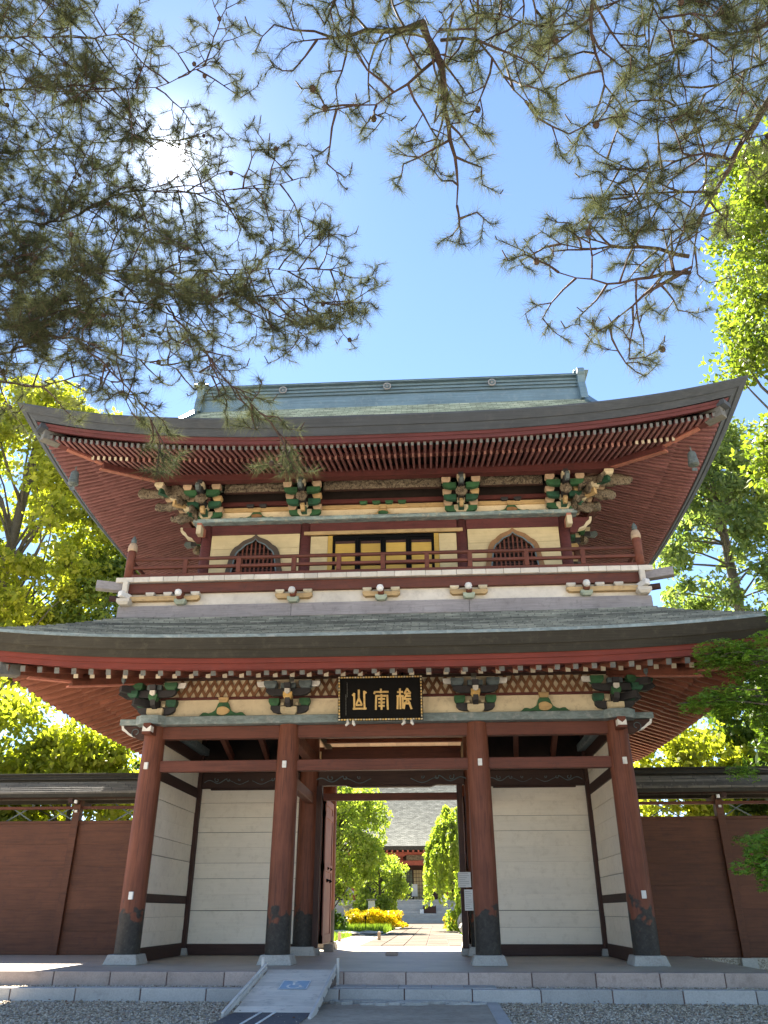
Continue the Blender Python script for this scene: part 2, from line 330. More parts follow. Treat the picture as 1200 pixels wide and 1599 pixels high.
def struct(o): o['kind'] = 'structure'; return o
def stuff(o): o['kind'] = 'stuff'; return o
def np_mesh(name, V, k):
    """mesh of separate k-gons from an (n*k, 3) array"""
    n = len(V)//k; me = bpy.data.meshes.new(name)
    me.vertices.add(n*k); me.vertices.foreach_set('co', np.asarray(V, np.float32).ravel())
    me.loops.add(n*k); me.loops.foreach_set('vertex_index', np.arange(n*k, dtype=np.int32))
    me.polygons.add(n); me.polygons.foreach_set('loop_start', np.arange(0, n*k, k, dtype=np.int32))
    me.update(calc_edges=True); return me
def np_indexed(name, V, F):
    me = bpy.data.meshes.new(name); k = F.shape[1]
    me.vertices.add(len(V)); me.vertices.foreach_set('co', np.asarray(V, np.float32).ravel())
    me.loops.add(F.size); me.loops.foreach_set('vertex_index', F.astype(np.int32).ravel())
    me.polygons.add(len(F)); me.polygons.foreach_set('loop_start', np.arange(0, F.size, k, dtype=np.int32))
    me.update(calc_edges=True); return me
def unit(v): return v/np.maximum(np.linalg.norm(v, axis=-1, keepdims=True), 1e-9)

# ================================================================== THE GATE
# z = 0 is the top of the stone platform; the front post row stands on y = 0, the middle row on y = 3.1
A, B, YM, YR = 1.75, 4.31, 3.1, 6.2
G = thing('temple_gate', 'two storey red timber temple gate with upswept shingled roofs and a railed balcony', 'temple gate')

# ---------------- lower storey: posts
def post(x, y, z0, z1, r, mat, stone=True):
    p = MB().lathe([(r*1.02, z0), (r*1.01, z0+(z1-z0)*.4), (r*.985, z0+(z1-z0)*.75), (r*.94, z1-.12), (r*.90, z1)], (x, y, 0), 28).build('post', mat, G, smooth=True)
    e = p.modifiers.new('edges', 'EDGE_SPLIT'); e.split_angle = R(40)
    if stone: MB().frustum(x, y, .002, z0, r*1.40, r*1.40, r*1.16, r*1.16).build('base_stone', 'stone', p, bevel=.012)
    return p
def cap(p, x, y, z, w=.075, h=.12):
    MB().box(x-w/2, x+w/2, y-.03, y+.03, z-h/2, z+h/2).build('beam_end_cap', 'white_paint', p, bevel=.006)
for x in (-B, -A, A, B):
    p = post(x, 0, .15, 3.90, .208, 'post')
    cap(p, x+(-.02 if x < 0 else .02), -.205, 3.17)
    if abs(x) == B: cap(p, x+(.02 if x < 0 else .03), -.212, 1.03)
for x in (-A-.05, A+.05): post(x, YM, .16, 4.3, .21, 'post')
for x in (-B, B):
    p = MB().box(x-.13, x+.13, YM-.13, YM+.13, .13, 4.3).build('post', 'dark_wood', G, bevel=.01)
    MB().frustum(x, YM, .002, .13, .19, .19, .16, .16).build('base_stone', 'stone', p, bevel=.01)
for x in (-B, -A, A, B): post(x, YR, .15, 3.95, .208, 'post')
# ---------------- lower storey: beams
def beam(x0, x1, y0, y1, z0, z1, mat='red_h', name='beam', bev=.012, parent=None): return MB().box(x0, x1, y0, y1, z0, z1).build(name, mat, parent or G, bevel=bev)
for a, b in ((-B, -A), (-A, A), (A, B)):
    beam(a+.17, b-.17, -.085, .085, 3.67, 3.898, name='head_beam')
    beam(a+.18, b-.18, -.075, .075, 3.08, 3.275, name='tie_beam')
    beam(a+.17, b-.17, YR-.085, YR+.085, 3.67, 3.898, name='head_beam')
for x in (-B, B):
    for y0, y1 in ((.17, YM-.13), (YM+.13, YR-.17)):
        beam(x-.08, x+.08, y0, y1, 3.67, 3.898, 'dark_beam', 'head_beam'); beam(x-.07, x+.07, y0, y1, 3.0, 3.2, 'dark_beam', 'tie_beam')
for x in (-A, A):
    beam(x-.09, x+.09, .18, YM-.18, 3.68, 3.92, name='cross_beam', mat='red'); beam(x-.08, x+.08, .18, YM-.18, 2.86, 3.06, name='cross_beam', mat='red')
    beam(x-.09, x+.09, YM+.18, YR-.18, 3.68, 3.92, name='cross_beam', mat='red')
# plate on the posts
dp = beam(-4.62, 4.62, -.27, .27, 3.90, 4.05, 'verdigris', 'bearing_plate')
for x in (-1, 1):
    pts = [(x*4.05, -.27), (x*4.16, -.40), (x*4.48, -.40), (x*4.62, -.27), (x*4.62, .2), (x*4.05, .2)]
    MB().prism(pts if x > 0 else pts[::-1], 3.893, 4.06, 'z').build('plate_corner', 'verdigris', dp, bevel=.012)
    beam(x*4.625, x*4.98, -.13, .13, 3.93, 4.04, 'verdigris', 'plate_end', parent=dp)
    # carved beam noses on the corner posts
    n = MB().prism([(x*4.49, 3.92), (x*4.95, 3.92), (x*4.93, 3.86), (x*4.86, 3.82), (x*4.80, 3.77), (x*4.70, 3.74), (x*4.62, 3.68), (x*4.49, 3.66)], -.075, .075).build('beam_nose', 'dark_beam', G, bevel=.008)
    MB().prism([(x*4.955, 3.925), (x*4.935, 3.845), (x*4.865, 3.805), (x*4.80, 3.755), (x*4.70, 3.725), (x*4.72, 3.75), (x*4.79, 3.79), (x*4.85, 3.845), (x*4.90, 3.88), (x*4.915, 3.925)], -.08, .08).build('white_edge', 'white_paint', n)
    sp = [(x*(4.66+.075*math.cos(t)*(1-t/9)), -.083, 3.80+.075*math.sin(t)*(1-t/9)) for t in np.linspace(-1.2, 4.6, 16)]
    MB().tube(sp, .009, 5).build('scroll', 'bluegrey', n)
    n = beam(x*B-.075, x*B+.075, -.50, -.16, 3.70, 3.889, 'red', 'beam_nose')
    MB().prism([(x*B-.077, 3.698), (x*B+.077, 3.698), (x*B+.077, 3.84), (x*B, 3.78), (x*B-.077, 3.84)], -.506, -.34).build('white_tip', 'white_paint', n)
    MB().box(x*B-.079, x*B+.079, -.509, -.33, 3.692, 3.735).build('red_tip', 'red', n)
# ---------------- wall band over the plate: plaster, rail, lattice
Y0 = -.02
for a, b in ((-B, -A), (-A, A), (A, B)):
    beam(a+.05, b-.05, Y0-.02, Y0+.05, 4.05, 4.40, 'plaster', 'plaster_panel', 0)
    beam(a+.05, b-.05, Y0-.07, Y0+.05, 4.40, 4.445, 'red_up', 'rail', .005)
    lb = beam(a+.05, b-.05, Y0, Y0+.05, 4.445, 4.78, 'plaster', 'lattice_board', 0)
    h0, h1 = 4.447, 4.775; wv = .158; L0, L1 = a+.28, b-.28; k = L0-(h1-h0)*.56
    while k < L1:
        for sgn in (1, -1):
            p = Vector((k if sgn > 0 else k+(h1-h0)*.56, Y0-.018-.012*(sgn > 0), h0)); q = Vector((k+(h1-h0)*.56 if sgn > 0 else k, Y0-.018-.012*(sgn > 0), h1))
            for e, f_ in ((p, q), (q, p)):
                for lim, s_ in ((L0, 1), (L1, -1)):
                    if (e.x-lim)*s_ < 0:
                        t = (lim-e.x)/(f_.x-e.x) if abs(f_.x-e.x) > 1e-6 else 1
                        if t < .98: e += (f_-e)*t
            if (q-p).length > .06 and L0-.01 <= p.x <= L1+.01 and L0-.01 <= q.x <= L1+.01:
                MB().bar(p, q, .052, .022, (0, -1, 0)).build('lattice_slat', 'lattice', lb)
        k += wv
    beam(a+.05, b-.05, Y0-.05, Y0+.05, 4.78, 4.83, 'dark_beam', 'rail', .005)
for s in (-1, 1):
    beam(s*B-.05, s*B+.05, .12, YR-.1, 3.90, 4.85, 'plaster', 'plaster_panel', 0)
    beam(s*B-.22, s*B+.22, .272, YR+.25, 3.902, 4.048, 'verdigris', 'bearing_plate')
beam(-B+.06, B-.06, YR-.05, YR+.05, 3.90, 4.85, 'plaster', 'plaster_panel', 0)
# frog-leg struts
def frog(x, y, z0, w, h, col, core, parent=G):
    half = [(0, 1), (.10, 1), (.16, .95), (.22, .80), (.26, .6), (.31, .45), (.42, .33), (.54, .27), (.66, .33), (.76, .32), (.84, .2), (1, .02), (1, 0), (.6, 0), (.55, .1), (.45, .1), (.40, 0), (0, 0)]
    P = [(x+u*w/2, z0+v*h) for u, v in half]+[(x-u*w/2, z0+v*h) for u, v in half[::-1] if u > 0]
    o = MB().prism(P[::-1], y-.05, y).build('frog_leg_strut', col, parent, bevel=.008)
    n = 18
    E_ = [(x+.125*w*math.cos(t)*(1+.12*math.cos(3*t)), z0+h*.40+h*.27*math.sin(t)) for t in np.linspace(0, 2*math.pi, n, endpoint=False)]
    MB().prism(E_, y-.075, y-.052).build('carved_heart', core, o, bevel=.006)
    MB().frustum(x, y-.03, z0+h*.93, z0+h*1.22, w*.075, .05, w*.10, .06).build('bearing_block', 'tan', o, bevel=.005)
for x in (-3.03, 3.03): frog(x, Y0-.022, 4.052, 1.0, .31, 'green', 'tan')
# ---------------- lower bracket clusters
def sub(mb, name, mat, par, bev=.006): return mb.build(name, mat, par, bevel=bev)
def arm_poly(x, z, hw, h):
    return [(x-hw, z+h), (x-hw, z+h*.55), (x-hw*.86, z+h*.18), (x-hw*.62, z), (x+hw*.62, z), (x+hw*.86, z+h*.18), (x+hw, z+h*.55), (x+hw, z+h)]
def block(cx, cy, z0, w, h, d=None):
    d = d or w
    m = MB(); m.frustum(cx, cy, z0, z0+h*.42, w*.33, d*.33, w*.5, d*.5); m.frustum(cx, cy, z0+h*.42, z0+h, w*.5, d*.5, w*.5, d*.5); return m
def low_bracket(x, side=0):
    y = -.03
    b = block(x, y-.03, 4.051, .31, .17).build('bracket', 'blockcream', G, bevel=.006)
    sub(MB().prism(arm_poly(x, 4.11, .36, .14)[::-1], y-.11, y-.02), 'bracket_arm', 'charcoal', b)
    for s in (-1, 1):
        sub(block(x+s*.29, y-.07, 4.25, .20, .13), 'bearing_block', 'green' if not side else 'dkgreen', b)
        sub(MB().box(x+s*.10, x+s*.17, y-.10, y-.05, 4.255, 4.32), 'bearing_block', 'blockcream', b)
        sub(block(x+s*.33, y-.30, 4.52, .24, .13), 'bearing_block', 'bluegrey' if not side else 'green', b)
        sub(MB().prism(arm_poly(x+s*.50, 4.56, .10, .10)[::-1], y-.33, y-.28), 'white_tip', 'white_paint', b, .004)
    sub(MB().prism([(y-.20, 4.20), (y-.34, 4.25), (y-.38, 4.38), (y-.02, 4.38), (y-.02, 4.20)], x-.05, x+.05, 'x'), 'bracket_arm', 'charcoal', b)
    sub(MB().prism(arm_poly(x, 4.39, .42, .13)[::-1], y-.34, y-.25), 'bracket_arm', 'charcoal', b)
    sub(block(x, y-.30, 4.32, .17, .13), 'bearing_block', 'gold' if not side else 'green', b)
    sub(MB().prism([(x-.05, 4.43), (x, 4.40), (x+.05, 4.43), (x+.05, 4.50), (x-.05, 4.50)], y-.44, y-.35), 'white_tip', 'white_paint', b, .004)
    sub(MB().prism([(y-.30, 4.48), (y-.44, 4.52), (y-.48, 4.60), (y-.02, 4.64), (y-.02, 4.50)], x-.06, x+.06, 'x'), 'bracket_arm', 'charcoal', b)
    sub(MB().box(x-.14, x+.14, y-.36, y-.24, 4.53, 4.62), 'bracket_arm', 'bluegrey', b)
    if side:
        s = side
        for zz, ln, m_ in ((4.22, .52, 'charcoal'), (4.42, .80, 'charcoal')):
            sub(MB().prism([(x+s*.1, zz), (x+s*ln*.8, zz+.02), (x+s*ln, zz+.10), (x+s*(ln-.05), zz+.17), (x+s*.1, zz+.15)], -.10, .02), 'bracket_arm', m_, b)
            sub(block(x+s*(ln-.14), -.04, zz+.15, .2, .12), 'bearing_block', 'dkgreen', b)
            d = ln*.72
            sub(MB().bar((x, 0, zz+.08), (x+s*d, -d, zz+.10), .10, .13), 'diagonal_arm', 'charcoal', b)
            sub(block(x+s*d, -d, zz+.16, .2, .12), 'bearing_block', 'bluegrey' if ln > .7 else 'dkgreen', b)
for x in (-A, A): low_bracket(x)
for x in (-B, B): low_bracket(x, -1 if x < 0 else 1)

# ---------------- middle wall: white boards, dark frame, transom, door
def planks(x0, x1, z0, z1, n, y, par, ax='x', mat='white'):
    h = (z1-z0)/n
    for i in range(n):
        j = RNG.uniform(-.004, .004); dz = RNG.uniform(-.006, .006)*(0 < i)
        a, b = z0+i*h+.0035+dz, z0+(i+1)*h-.0015
        if ax == 'x': m = MB().box(x0, x1, y+j, y+.03+j, a, b)
        else: m = MB().box(y+j, y+.03+j, x0, x1, a, b)
        m.build('board', mat, par, bevel=.004)
def scrolls(cx, z, s, y, par, k=1.0):
    c = []
    for t in np.linspace(0, 1, 26):
        c.append((cx+s*(-.62+.62*t)*k, y, z+(.05*math.sin(t*7.5)-.05*(1-t))*k))
    MB().tube(c, .013*k, 5).build('scroll', 'bluegrey', par)
    for q, rr in ((-.26, .11), (.06, .085), (.36, .06)):
        sp = [(cx+s*(q+rr*(1-t/8.5)*math.cos(t))*k, y, z+.02+rr*(1-t/8.5)*math.sin(t)*k) for t in np.linspace(2.6, 8.0, 16)]
        MB().tube(sp, .012*k, 5).build('scroll', 'bluegrey', par)
    c = [(cx+s*(.02+.60*t)*k, y, z+(-.05+.05*math.sin(t*6+1.2))*k) for t in np.linspace(0, 1, 18)]
    MB().tube(c, .009*k, 5).build('scroll', 'bluegrey', par)
for s in (-1, 1):
    wall = beam(*sorted((s*(B-.13), s*(A+.24))), YM+.03, YM+.07, .2, 3.19, 'dark_wood', 'wall_back', 0)
    a, b = sorted((s*(B-.13), s*(A+.26)))
    planks(a, b, .20, 3.20, 10, YM-.01, wall)
    beam(a, b, YM-.08, YM+.08, .002, .20, 'dark_beam', 'sill_beam')
    tr = beam(a, b, YM-.09, YM+.09, 3.20, 3.52, 'dark_beam', 'transom')
    beam(a+.2, b-.2, YM-.075, YM+.05, 3.165, 3.20, 'dark_beam', 'transom_lip', parent=tr)
    scrolls(a+.55, 3.36, 1, YM-.095, tr, .8); scrolls(b-.55, 3.36, -1, YM-.095, tr, .8)
    beam(a, b, YM-.05, YM+.05, 3.52, 4.3, 'inside', 'infill_board', 0)
    # side walls between front and middle posts, and behind
    for y0, y1 in ((.20, YM-.13), (YM+.13, YR-.2)):
        sw = MB().box(s*B-.018, s*B+.018, y0, y1, .2, 3.0).build('wall_back', 'dark_wood', G)
        for z0, z1, n in ((.22, .93, 3), (1.07, 3.0, 6), (3.2, 3.67, 2)):
            for face in (-.05, .02): planks(y0, y1, z0, z1, n, s*B+face, sw, 'y')
        MB().box(s*B-.065, s*B+.065, y0, y1, .93, 1.07).build('wall_rail', 'dark_beam', G, bevel=.008)
        MB().box(s*B-.07, s*B+.07, y0, y1, .002, .22).build('sill_beam', 'dark_beam', G, bevel=.008)
# centre: transom with scrolls, lintel, jambs, open leaf
tr = beam(-A+.16, A-.16, YM-.10, YM+.10, 3.24, 3.54, 'dark_beam', 'transom')
MB().prism([(-1.0, 3.245), (-.85, 3.20), (.85, 3.20), (1.0, 3.245)], YM-.08, YM+.08).build('transom_lip', 'dark_beam', tr)
scrolls(-1.05, 3.38, 1, YM-.105, tr); scrolls(1.05, 3.38, -1, YM-.105, tr)
beam(-A+.2, A-.2, YM-.05, YM+.05, 3.80, 4.02, 'red_h', 'beam'); beam(-A+.2, A-.2, YM-.04, YM+.04, 3.54, 3.80, 'inside', 'infill_board', 0)
beam(-1.48, 1.44, YM-.06, YM+.06, 2.93, 3.08, 'red_h', 'lintel')
for x0, x1 in ((-1.64, -1.50), (1.42, 1.54)):
    j = beam(x0, x1, YM-.10, YM+.10, .13, 3.24, 'dark_wood', 'door_jamb')
    beam(x0-.03, x1+.03, YM-.13, YM+.13, .002, .13, 'stone', 'base_stone', parent=j)
# leaf swung back into the passage
def leaf(hx, s):
    hy = YM+.12; L = 1.35
    d = MB().box(hx-.03, hx+.03, hy, hy+L, .20, 3.02).build('door_leaf', 'door_wood', G, bevel=.005)
    for z0, z1 in ((.20, .36), (1.55, 1.70), (2.62, 2.74), (2.88, 3.02)): MB().box(hx-.05, hx+.05, hy, hy+L, z0, z1).build('door_rail', 'door_wood', d, bevel=.005)
    for y0 in (hy, hy+L-.14): MB().box(hx-.048, hx+.048, y0, y0+.14, .20, 3.02).build('door_stile', 'door_wood', d, bevel=.005)
    for z in (1.38, 1.62):
        for yy in (hy+.5, hy+1.0): MB().lathe([(.035, 0), (.035, .02), (.02, .045), (.008, .06)], (0, 0, 0), 10).build('door_stud', 'black', d, smooth=True).matrix_local = Matrix.Translation((hx-s*.03, yy, z)) @ Matrix.Rotation(R(90)*-s, 4, 'Y')
    MB().box(hx-.10, hx+.10, hy+L+.02, hy+L+.25, .003, .15).build('door_stop_stone', 'stone', d, bevel=.01)
leaf(-1.47, -1); leaf(1.60, 1)
MB().box(-.12, .12, YM-.15, YM+.15, .003, .06).build('door_stop_stone', 'pinkstone', G, bevel=.01)
# ceilings over the porch and the passage
for y0, y1, z in ((.1, YM-.12, 4.34), (YM+.12, YR-.05, 4.55)):
    for s in (-1, 0, 1):
        a, b = {-1: (-B+.1, -A-.1), 0: (-A+.1, A-.1), 1: (A+.1, B-.1)}[s]
        cl = MB().box(a, b, y0, y1, z+.02, z+.05).build('ceiling', 'pale_wood', G)
        n = max(2, int((b-a)/.32)); w = (b-a)/n
        for i in range(n): MB().box(a+i*w+.004, a+(i+1)*w-.004, y0, y1, z+RNG.uniform(-.003, .003), z+.019).build('ceiling_board', 'pale_wood' if y0 > 1 else 'whitewash', cl)
        for yy in np.linspace(y0+.4, y1-.4, 3): MB().box(a, b, yy-.045, yy+.045, z-.10, z-.004).build('ceiling_joist', 'red_h', G, bevel=.006)
# diagonal braces in the dark porch roof
for x in (-3.3, -2.5, 2.5, 3.3):
    MB().bar((x, .1, 4.2), (x+.25*(1 if x > 0 else -1), YM-.1, 3.85), .10, .14).build('strut', 'red', G, bevel=.008)

# ---------------- eaves and roofs
class Eaves:
    def __init__(s, c, y0, zt, L, p, yc=YM): s.c, s.y0, s.zt, s.L, s.p, s.yc = c, y0, zt, L, p, yc; s.hy = yc-y0
    def half(s, k): return s.c if k in 'fb' else s.hy
    def lift(s, k, q, o): return s.L*max(0, 1-(s.half(k)-o-abs(q))/s.c)**s.p if abs(q) < 50 else 0
    def pt(s, k, q, o, z):
        if k == 'f': return (q, s.y0+o, z)
        if k == 'b': return (-q, 2*s.yc-s.y0-o, z)
        if k == 'l': return (-s.c+o, s.yc-q, z)
        return (s.c-o, s.yc+q, z)
    def strip(s, k, prof, name, mat, par, n=44, lk=1.0, bev=0):
        """prof: closed ring of (o, dz), swept along the eave with mitred corners and the upturn of the corner"""
        rings = []
        for t in np.linspace(-1, 1, n):
            t = math.copysign(abs(t)**.8, t); r = []
            for o, dz in prof:
                q = t*(s.half(k)-o); r.append(s.pt(k, q, o, s.zt+dz+lk*s.lift(k, q, o)))
            rings.append(r)
        return MB().sweep(rings).build(name, mat, par, bevel=bev)
    def roof(s, k, prof, omax, mat, par, course, verge=None, n=44):
        rows = []; o = 0; hs = s.half(k); m = MB()
        nc = int(round(omax/course)); T = [math.copysign(abs(t)**.85, t) for t in np.linspace(-1, 1, n)]
        rings = []
        for i in range(nc):
            for oo, st in ((i*omax/nc, .0), ((i+1)*omax/nc, -.03)):
                lim = hs-oo
                if verge and k in 'fb': lim = max(lim, verge)
                rings.append([s.pt(k, t*lim, oo, s.zt+prof(oo)+st+.02+s.lift(k, t*(hs-oo), oo)*max(0, 1-oo/3)**2) for t in T])
        return m.sweep(rings, closed=False).build('roof_slope', mat, par)

def rafter_mesh(name, w, h, mat, capm):
    m = MB().add([(-w/2, 0, -h), (w/2, 0, -h), (w/2, 1, -h), (-w/2, 1, -h), (-w/2, 0, 0), (w/2, 0, 0), (w/2, 1, 0), (-w/2, 1, 0)],
                 [(3, 2, 1, 0), (4, 5, 6, 7), (1, 2, 6, 5), (2, 3, 7, 6), (3, 0, 4, 7)])
    m.add([(-w/2, 0, -h), (w/2, 0, -h), (w/2, 0, 0), (-w/2, 0, 0)], [(0, 1, 2, 3)], 1)
    me = m.mesh(name); me.materials.append(MAT[mat]); me.materials.append(MAT[capm]); return me
def place_rafter(me, name, E, k, q, o0, z0, o1, z1, par):
    p = Vector(E.pt(k, q, o0, z0)); e = Vector(E.pt(k, q, o1, z1)); d = e-p
    ob = bpy.data.objects.new(name, me); COL.objects.link(ob); ob.parent = par
    ob.location = p; ob.rotation_euler = (math.asin(d.z/d.length), 0, {'f': 0, 'l': -math.pi/2, 'r': math.pi/2, 'b': math.pi}[k]); ob.scale = (1, d.length, 1)
    return ob
def far_rafters(segs, w, h, mat, name):
    m = MB()
    for p, q in segs: m.bar(Vector(p)-Vector((0, 0, h/2)), Vector(q)-Vector((0, 0, h/2)), w, h)
    return stuff(m.build(name, mat, G))
def do_rafters(E, step, o_f, z_f, lf, o_k, z_k, lk, o_b0, z_b0, o_w, z_w, fm, bm_, bm2=None, n_white=0, far=None):
    """flying rafters from o_f to o_k, base rafters from o_b0 to the wall at o_w; heights below E.zt"""
    farf, farb = [], []
    for k in 'flr':
        hs = E.half(k); N = int((hs-o_f-.12)/step)
        for i in range(-N, N+1):
            q = i*step+ (step/2 if k != 'f' else 0); hip = hs-abs(q)-.04
            yq = E.pt(k, q, 0, 0)[1]
            isfar = far is not None and k != 'f' and yq > far
            lq = E.lift(k, q, 0)
            o1 = min(o_k, hip)
            if o1 > o_f+.08:
                t = (o1-o_f)/(o_k-o_f); za = E.zt+z_f+lf*lq; zb = E.zt+z_k+lk*lq; zb = za+(zb-za)*t
                if isfar: farf.append((E.pt(k, q, o_f, za), E.pt(k, q, o1, zb)))
                else: place_rafter(fm, 'flying_rafter', E, k, q, o_f, za, o1, zb, G)
            o1 = min(o_w, hip)
            if o1 > o_b0+.08:
                t = (o1-o_b0)/(o_w-o_b0); za = E.zt+z_b0+lk*lq; zb = E.zt+z_w; zb = za+(zb-za)*t
                if isfar: farb.append((E.pt(k, q, o_b0, za), E.pt(k, q, o1, zb)))
                else:
                    edge = bm2 is not None and (hs-o_b0-abs(q)) < n_white*step+.1
                    place_rafter(bm2 if edge else bm_, 'base_rafter', E, k, q, o_b0, za, o1, zb, G)
    return farf, farb
def soffit(E, pts, mat, lks, name):
    """boarding above the rafters, one sheet for each side: pts of (o, dz)"""
    for k in 'flrb':
        rings = []
        for (o, dz), lk in zip(pts, lks):
            hs = E.half(k)-o
            rings.append([E.pt(k, t*hs, o, E.zt+dz+lk*E.lift(k, t*hs, 0)) for t in np.linspace(-1, 1, 50)])
        MB().sweep(rings, closed=False).build(name, mat, G)

# lower roof
EL = Eaves(B+2.5, -2.5, 4.86, .24, 3.6)
def pl(o): return .46*o+.05*o*o
rl = None
for k in 'flrb':
    r_ = EL.roof(k, pl, 2.0, 'roof_low', G, .115)
    EL.strip(k, [(-.015, .022), (-.015, -.03), (.03, -.03), (.03, .02)], 'drip_edge', 'verdigris', r_, n=60)
    EL.strip(k, [(.0, -.03), (.09, -.205), (.5, -.16), (.5, 0)], 'eave_layer', 'eave_grey', r_, n=60)
    EL.strip(k, [(.115, -.20), (.19, -.325), (.6, -.26), (.6, -.15)], 'eave_layer', 'eave_grey', r_, n=60)
    EL.strip(k, [(.225, -.315), (.24, -.40), (.265, -.40), (.28, -.50), (.40, -.50), (.40, -.30)], 'eave_board', 'eave_red', G, n=60)
    EL.strip(k, [(1.13, -.30), (1.13, -.20), (1.27, -.20), (1.27, -.30)], 'eave_board', 'red_up', G, lk=.4, n=60)
    EL.strip(k, [(2.0, -.10), (2.0, .14), (2.16, .14), (2.16, -.10)], 'eave_purlin', 'red_up', G, lk=0)
fm = rafter_mesh('flying_rafter', .085, .10, 'red_raf', 'cap_grey'); bm_ = rafter_mesh('base_rafter', .082, .11, 'red_raf', 'cap_white')
do_rafters(EL, .30, .345, -.475, .9, 1.20, -.19, .45, 1.08, -.30, 2.5, .17, fm, bm_)
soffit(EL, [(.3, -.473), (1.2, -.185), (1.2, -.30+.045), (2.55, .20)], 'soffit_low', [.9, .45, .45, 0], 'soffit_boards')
# upper roof
EU = Eaves(6.97, -2.66, 9.04, .59, 3.1)
def pu(o): return .50*o+.0432*o*o
UP = []
for k in 'flrb':
    om = 5.76 if k in 'fb' else 1.75
    r_ = EU.roof(k, pu, om, 'roof_up', G, .13, verge=5.32, n=60); UP.append(r_)
    EU.strip(k, [(-.005, .022), (.0, -.01), (.135, -.125), (.6, -.0), (.6, 0.12)], 'eave_layer', 'eave_grey_up', r_, n=70)
    EU.strip(k, [(.16, -.12), (.27, -.235), (.7, -.1), (.7, -.03)], 'eave_layer', 'eave_grey_up', r_, n=70)
    EU.strip(k, [(.30, -.225), (.325, -.28), (.345, -.28), (.37, -.345), (.48, -.345), (.48, -.20)], 'eave_board', 'eave_red_up', G, lk=.95, n=70)
    EU.strip(k, [(1.10, -.20), (1.10, -.09), (1.24, -.09), (1.24, -.20)], 'eave_board', 'red_up', G, lk=.45, n=60)
    EU.strip(k, [(2.12, -.08), (2.12, .20), (2.30, .20), (2.30, -.08)], 'eave_purlin', 'red_up', G, lk=0)
fm = rafter_mesh('flying_rafter', .052, .085, 'red_raf_up', 'cap_grey')
bm_ = rafter_mesh('base_rafter', .045, .10, 'red_raf_up', 'cap_pink'); bm2 = rafter_mesh('base_rafter', .052, .09, 'red_raf_up', 'cap_white')
ff, fb = do_rafters(EU, .118, .42, -.325, .92, 1.17, -.085, .5, 1.06, -.175, 3.0, .42, fm, bm_, bm2, 7, far=YM-.2)
far_rafters(ff, .055, .075, 'red_raf_up', 'flying_rafter'); far_rafters(fb, .055, .085, 'red_raf_up', 'base_rafter')
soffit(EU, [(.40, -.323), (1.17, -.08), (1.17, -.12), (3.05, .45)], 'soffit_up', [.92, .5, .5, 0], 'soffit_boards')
# hip rafters; the salmon strip paints in the light on their sides
for E_, o0, zo, o1, zk, o2, zw, lf, lk, w, red in ((EU, .45, -.40, 1.30, -.19, 3.0, .34, .85, .4, .17, 'red_up'), (EL, .40, -.56, 1.25, -.30, 2.5, .10, .8, .3, .19, 'red')):
    for s in (-1, 1):
        def P(o, dz, l): return Vector((s*(E_.c-o), E_.y0+o, E_.zt+dz+l*E_.L))
        a, b, c_ = P(o0, zo, lf), P(o1+.25, zk-.02, lk), P(o2, zw, 0)
        h = MB().bar(a, b, w, .20).build('hip_rafter', red, G, bevel=.008)
        MB().bar(a-(b-a).normalized()*.05, a+(b-a).normalized()*.30, w+.03, .23).build('hip_cap', 'cap_grey', h, bevel=.008)
        MB().bar(a+(b-a)*.3-Vector((0, 0, .115)), b-Vector((0, 0, .115)), w*.62, .03).build('hip_lit_edge', 'salmon', h)
        h = MB().bar(P(o1, zk-.13, lk), c_-Vector((0, 0, .1)), w, .22).build('hip_rafter', red, G, bevel=.008)
        MB().bar(P(o1-.02, zk-.25, lk), c_-Vector((0, 0, .22)), w*.62, .03).build('hip_lit_edge', 'salmon', h)
        # corner pieces under the red board
        MB().bar(P(.34, -.30, .9), P(.7, -.26, .85), .26, .10).build('corner_board', 'eave_grey_up' if E_ is EU else 'eave_grey', G)
# main ridge
RZ = 13.26
rd = MB().box(-5.15, 5.15, YM-.30, YM+.30, RZ-.25, RZ+.14).build('ridge', 'copper', UP[0], bevel=.01)
z = RZ+.14
for hh, ww in ((.08, .26), (.04, .31), (.08, .25), (.04, .30), (.08, .24), (.035, .29), (.08, .23), (.04, .34)):
    MB().box(-5.2, 5.2, YM-ww, YM+ww, z, z+hh-.002).build('ridge_course', 'copper', rd, bevel=.012); z += hh
MB().prism([(YM-.36, z), (YM+.36, z), (YM+.16, z+.06), (YM-.16, z+.06)], -5.28, 5.28, 'x').build('ridge_cap', 'copper', rd, bevel=.01)
for x in (-2.93, -.04, 2.83):
    m = MB().lathe([(.001, 0), (.095, 0), (.108, .01), (.108, .05), (.095, .055), (.08, .035), (.001, .035)], (0, 0, 0), 24).build('crest', 'grey_wood', rd, smooth=True)
    m.matrix_local = Matrix.Translation((x, YM-.335, RZ+.40)) @ Matrix.Rotation(R(90), 4, 'X')
    for t in range(8):
        a = t*math.pi/4; q = MB().box(-.018, .018, -.05, -.036, .03, .09).build('crest_petal', 'bluegrey', m); q.matrix_local = Matrix.Rotation(a, 4, 'Z') @ Matrix.Rotation(R(-90), 4, 'X')
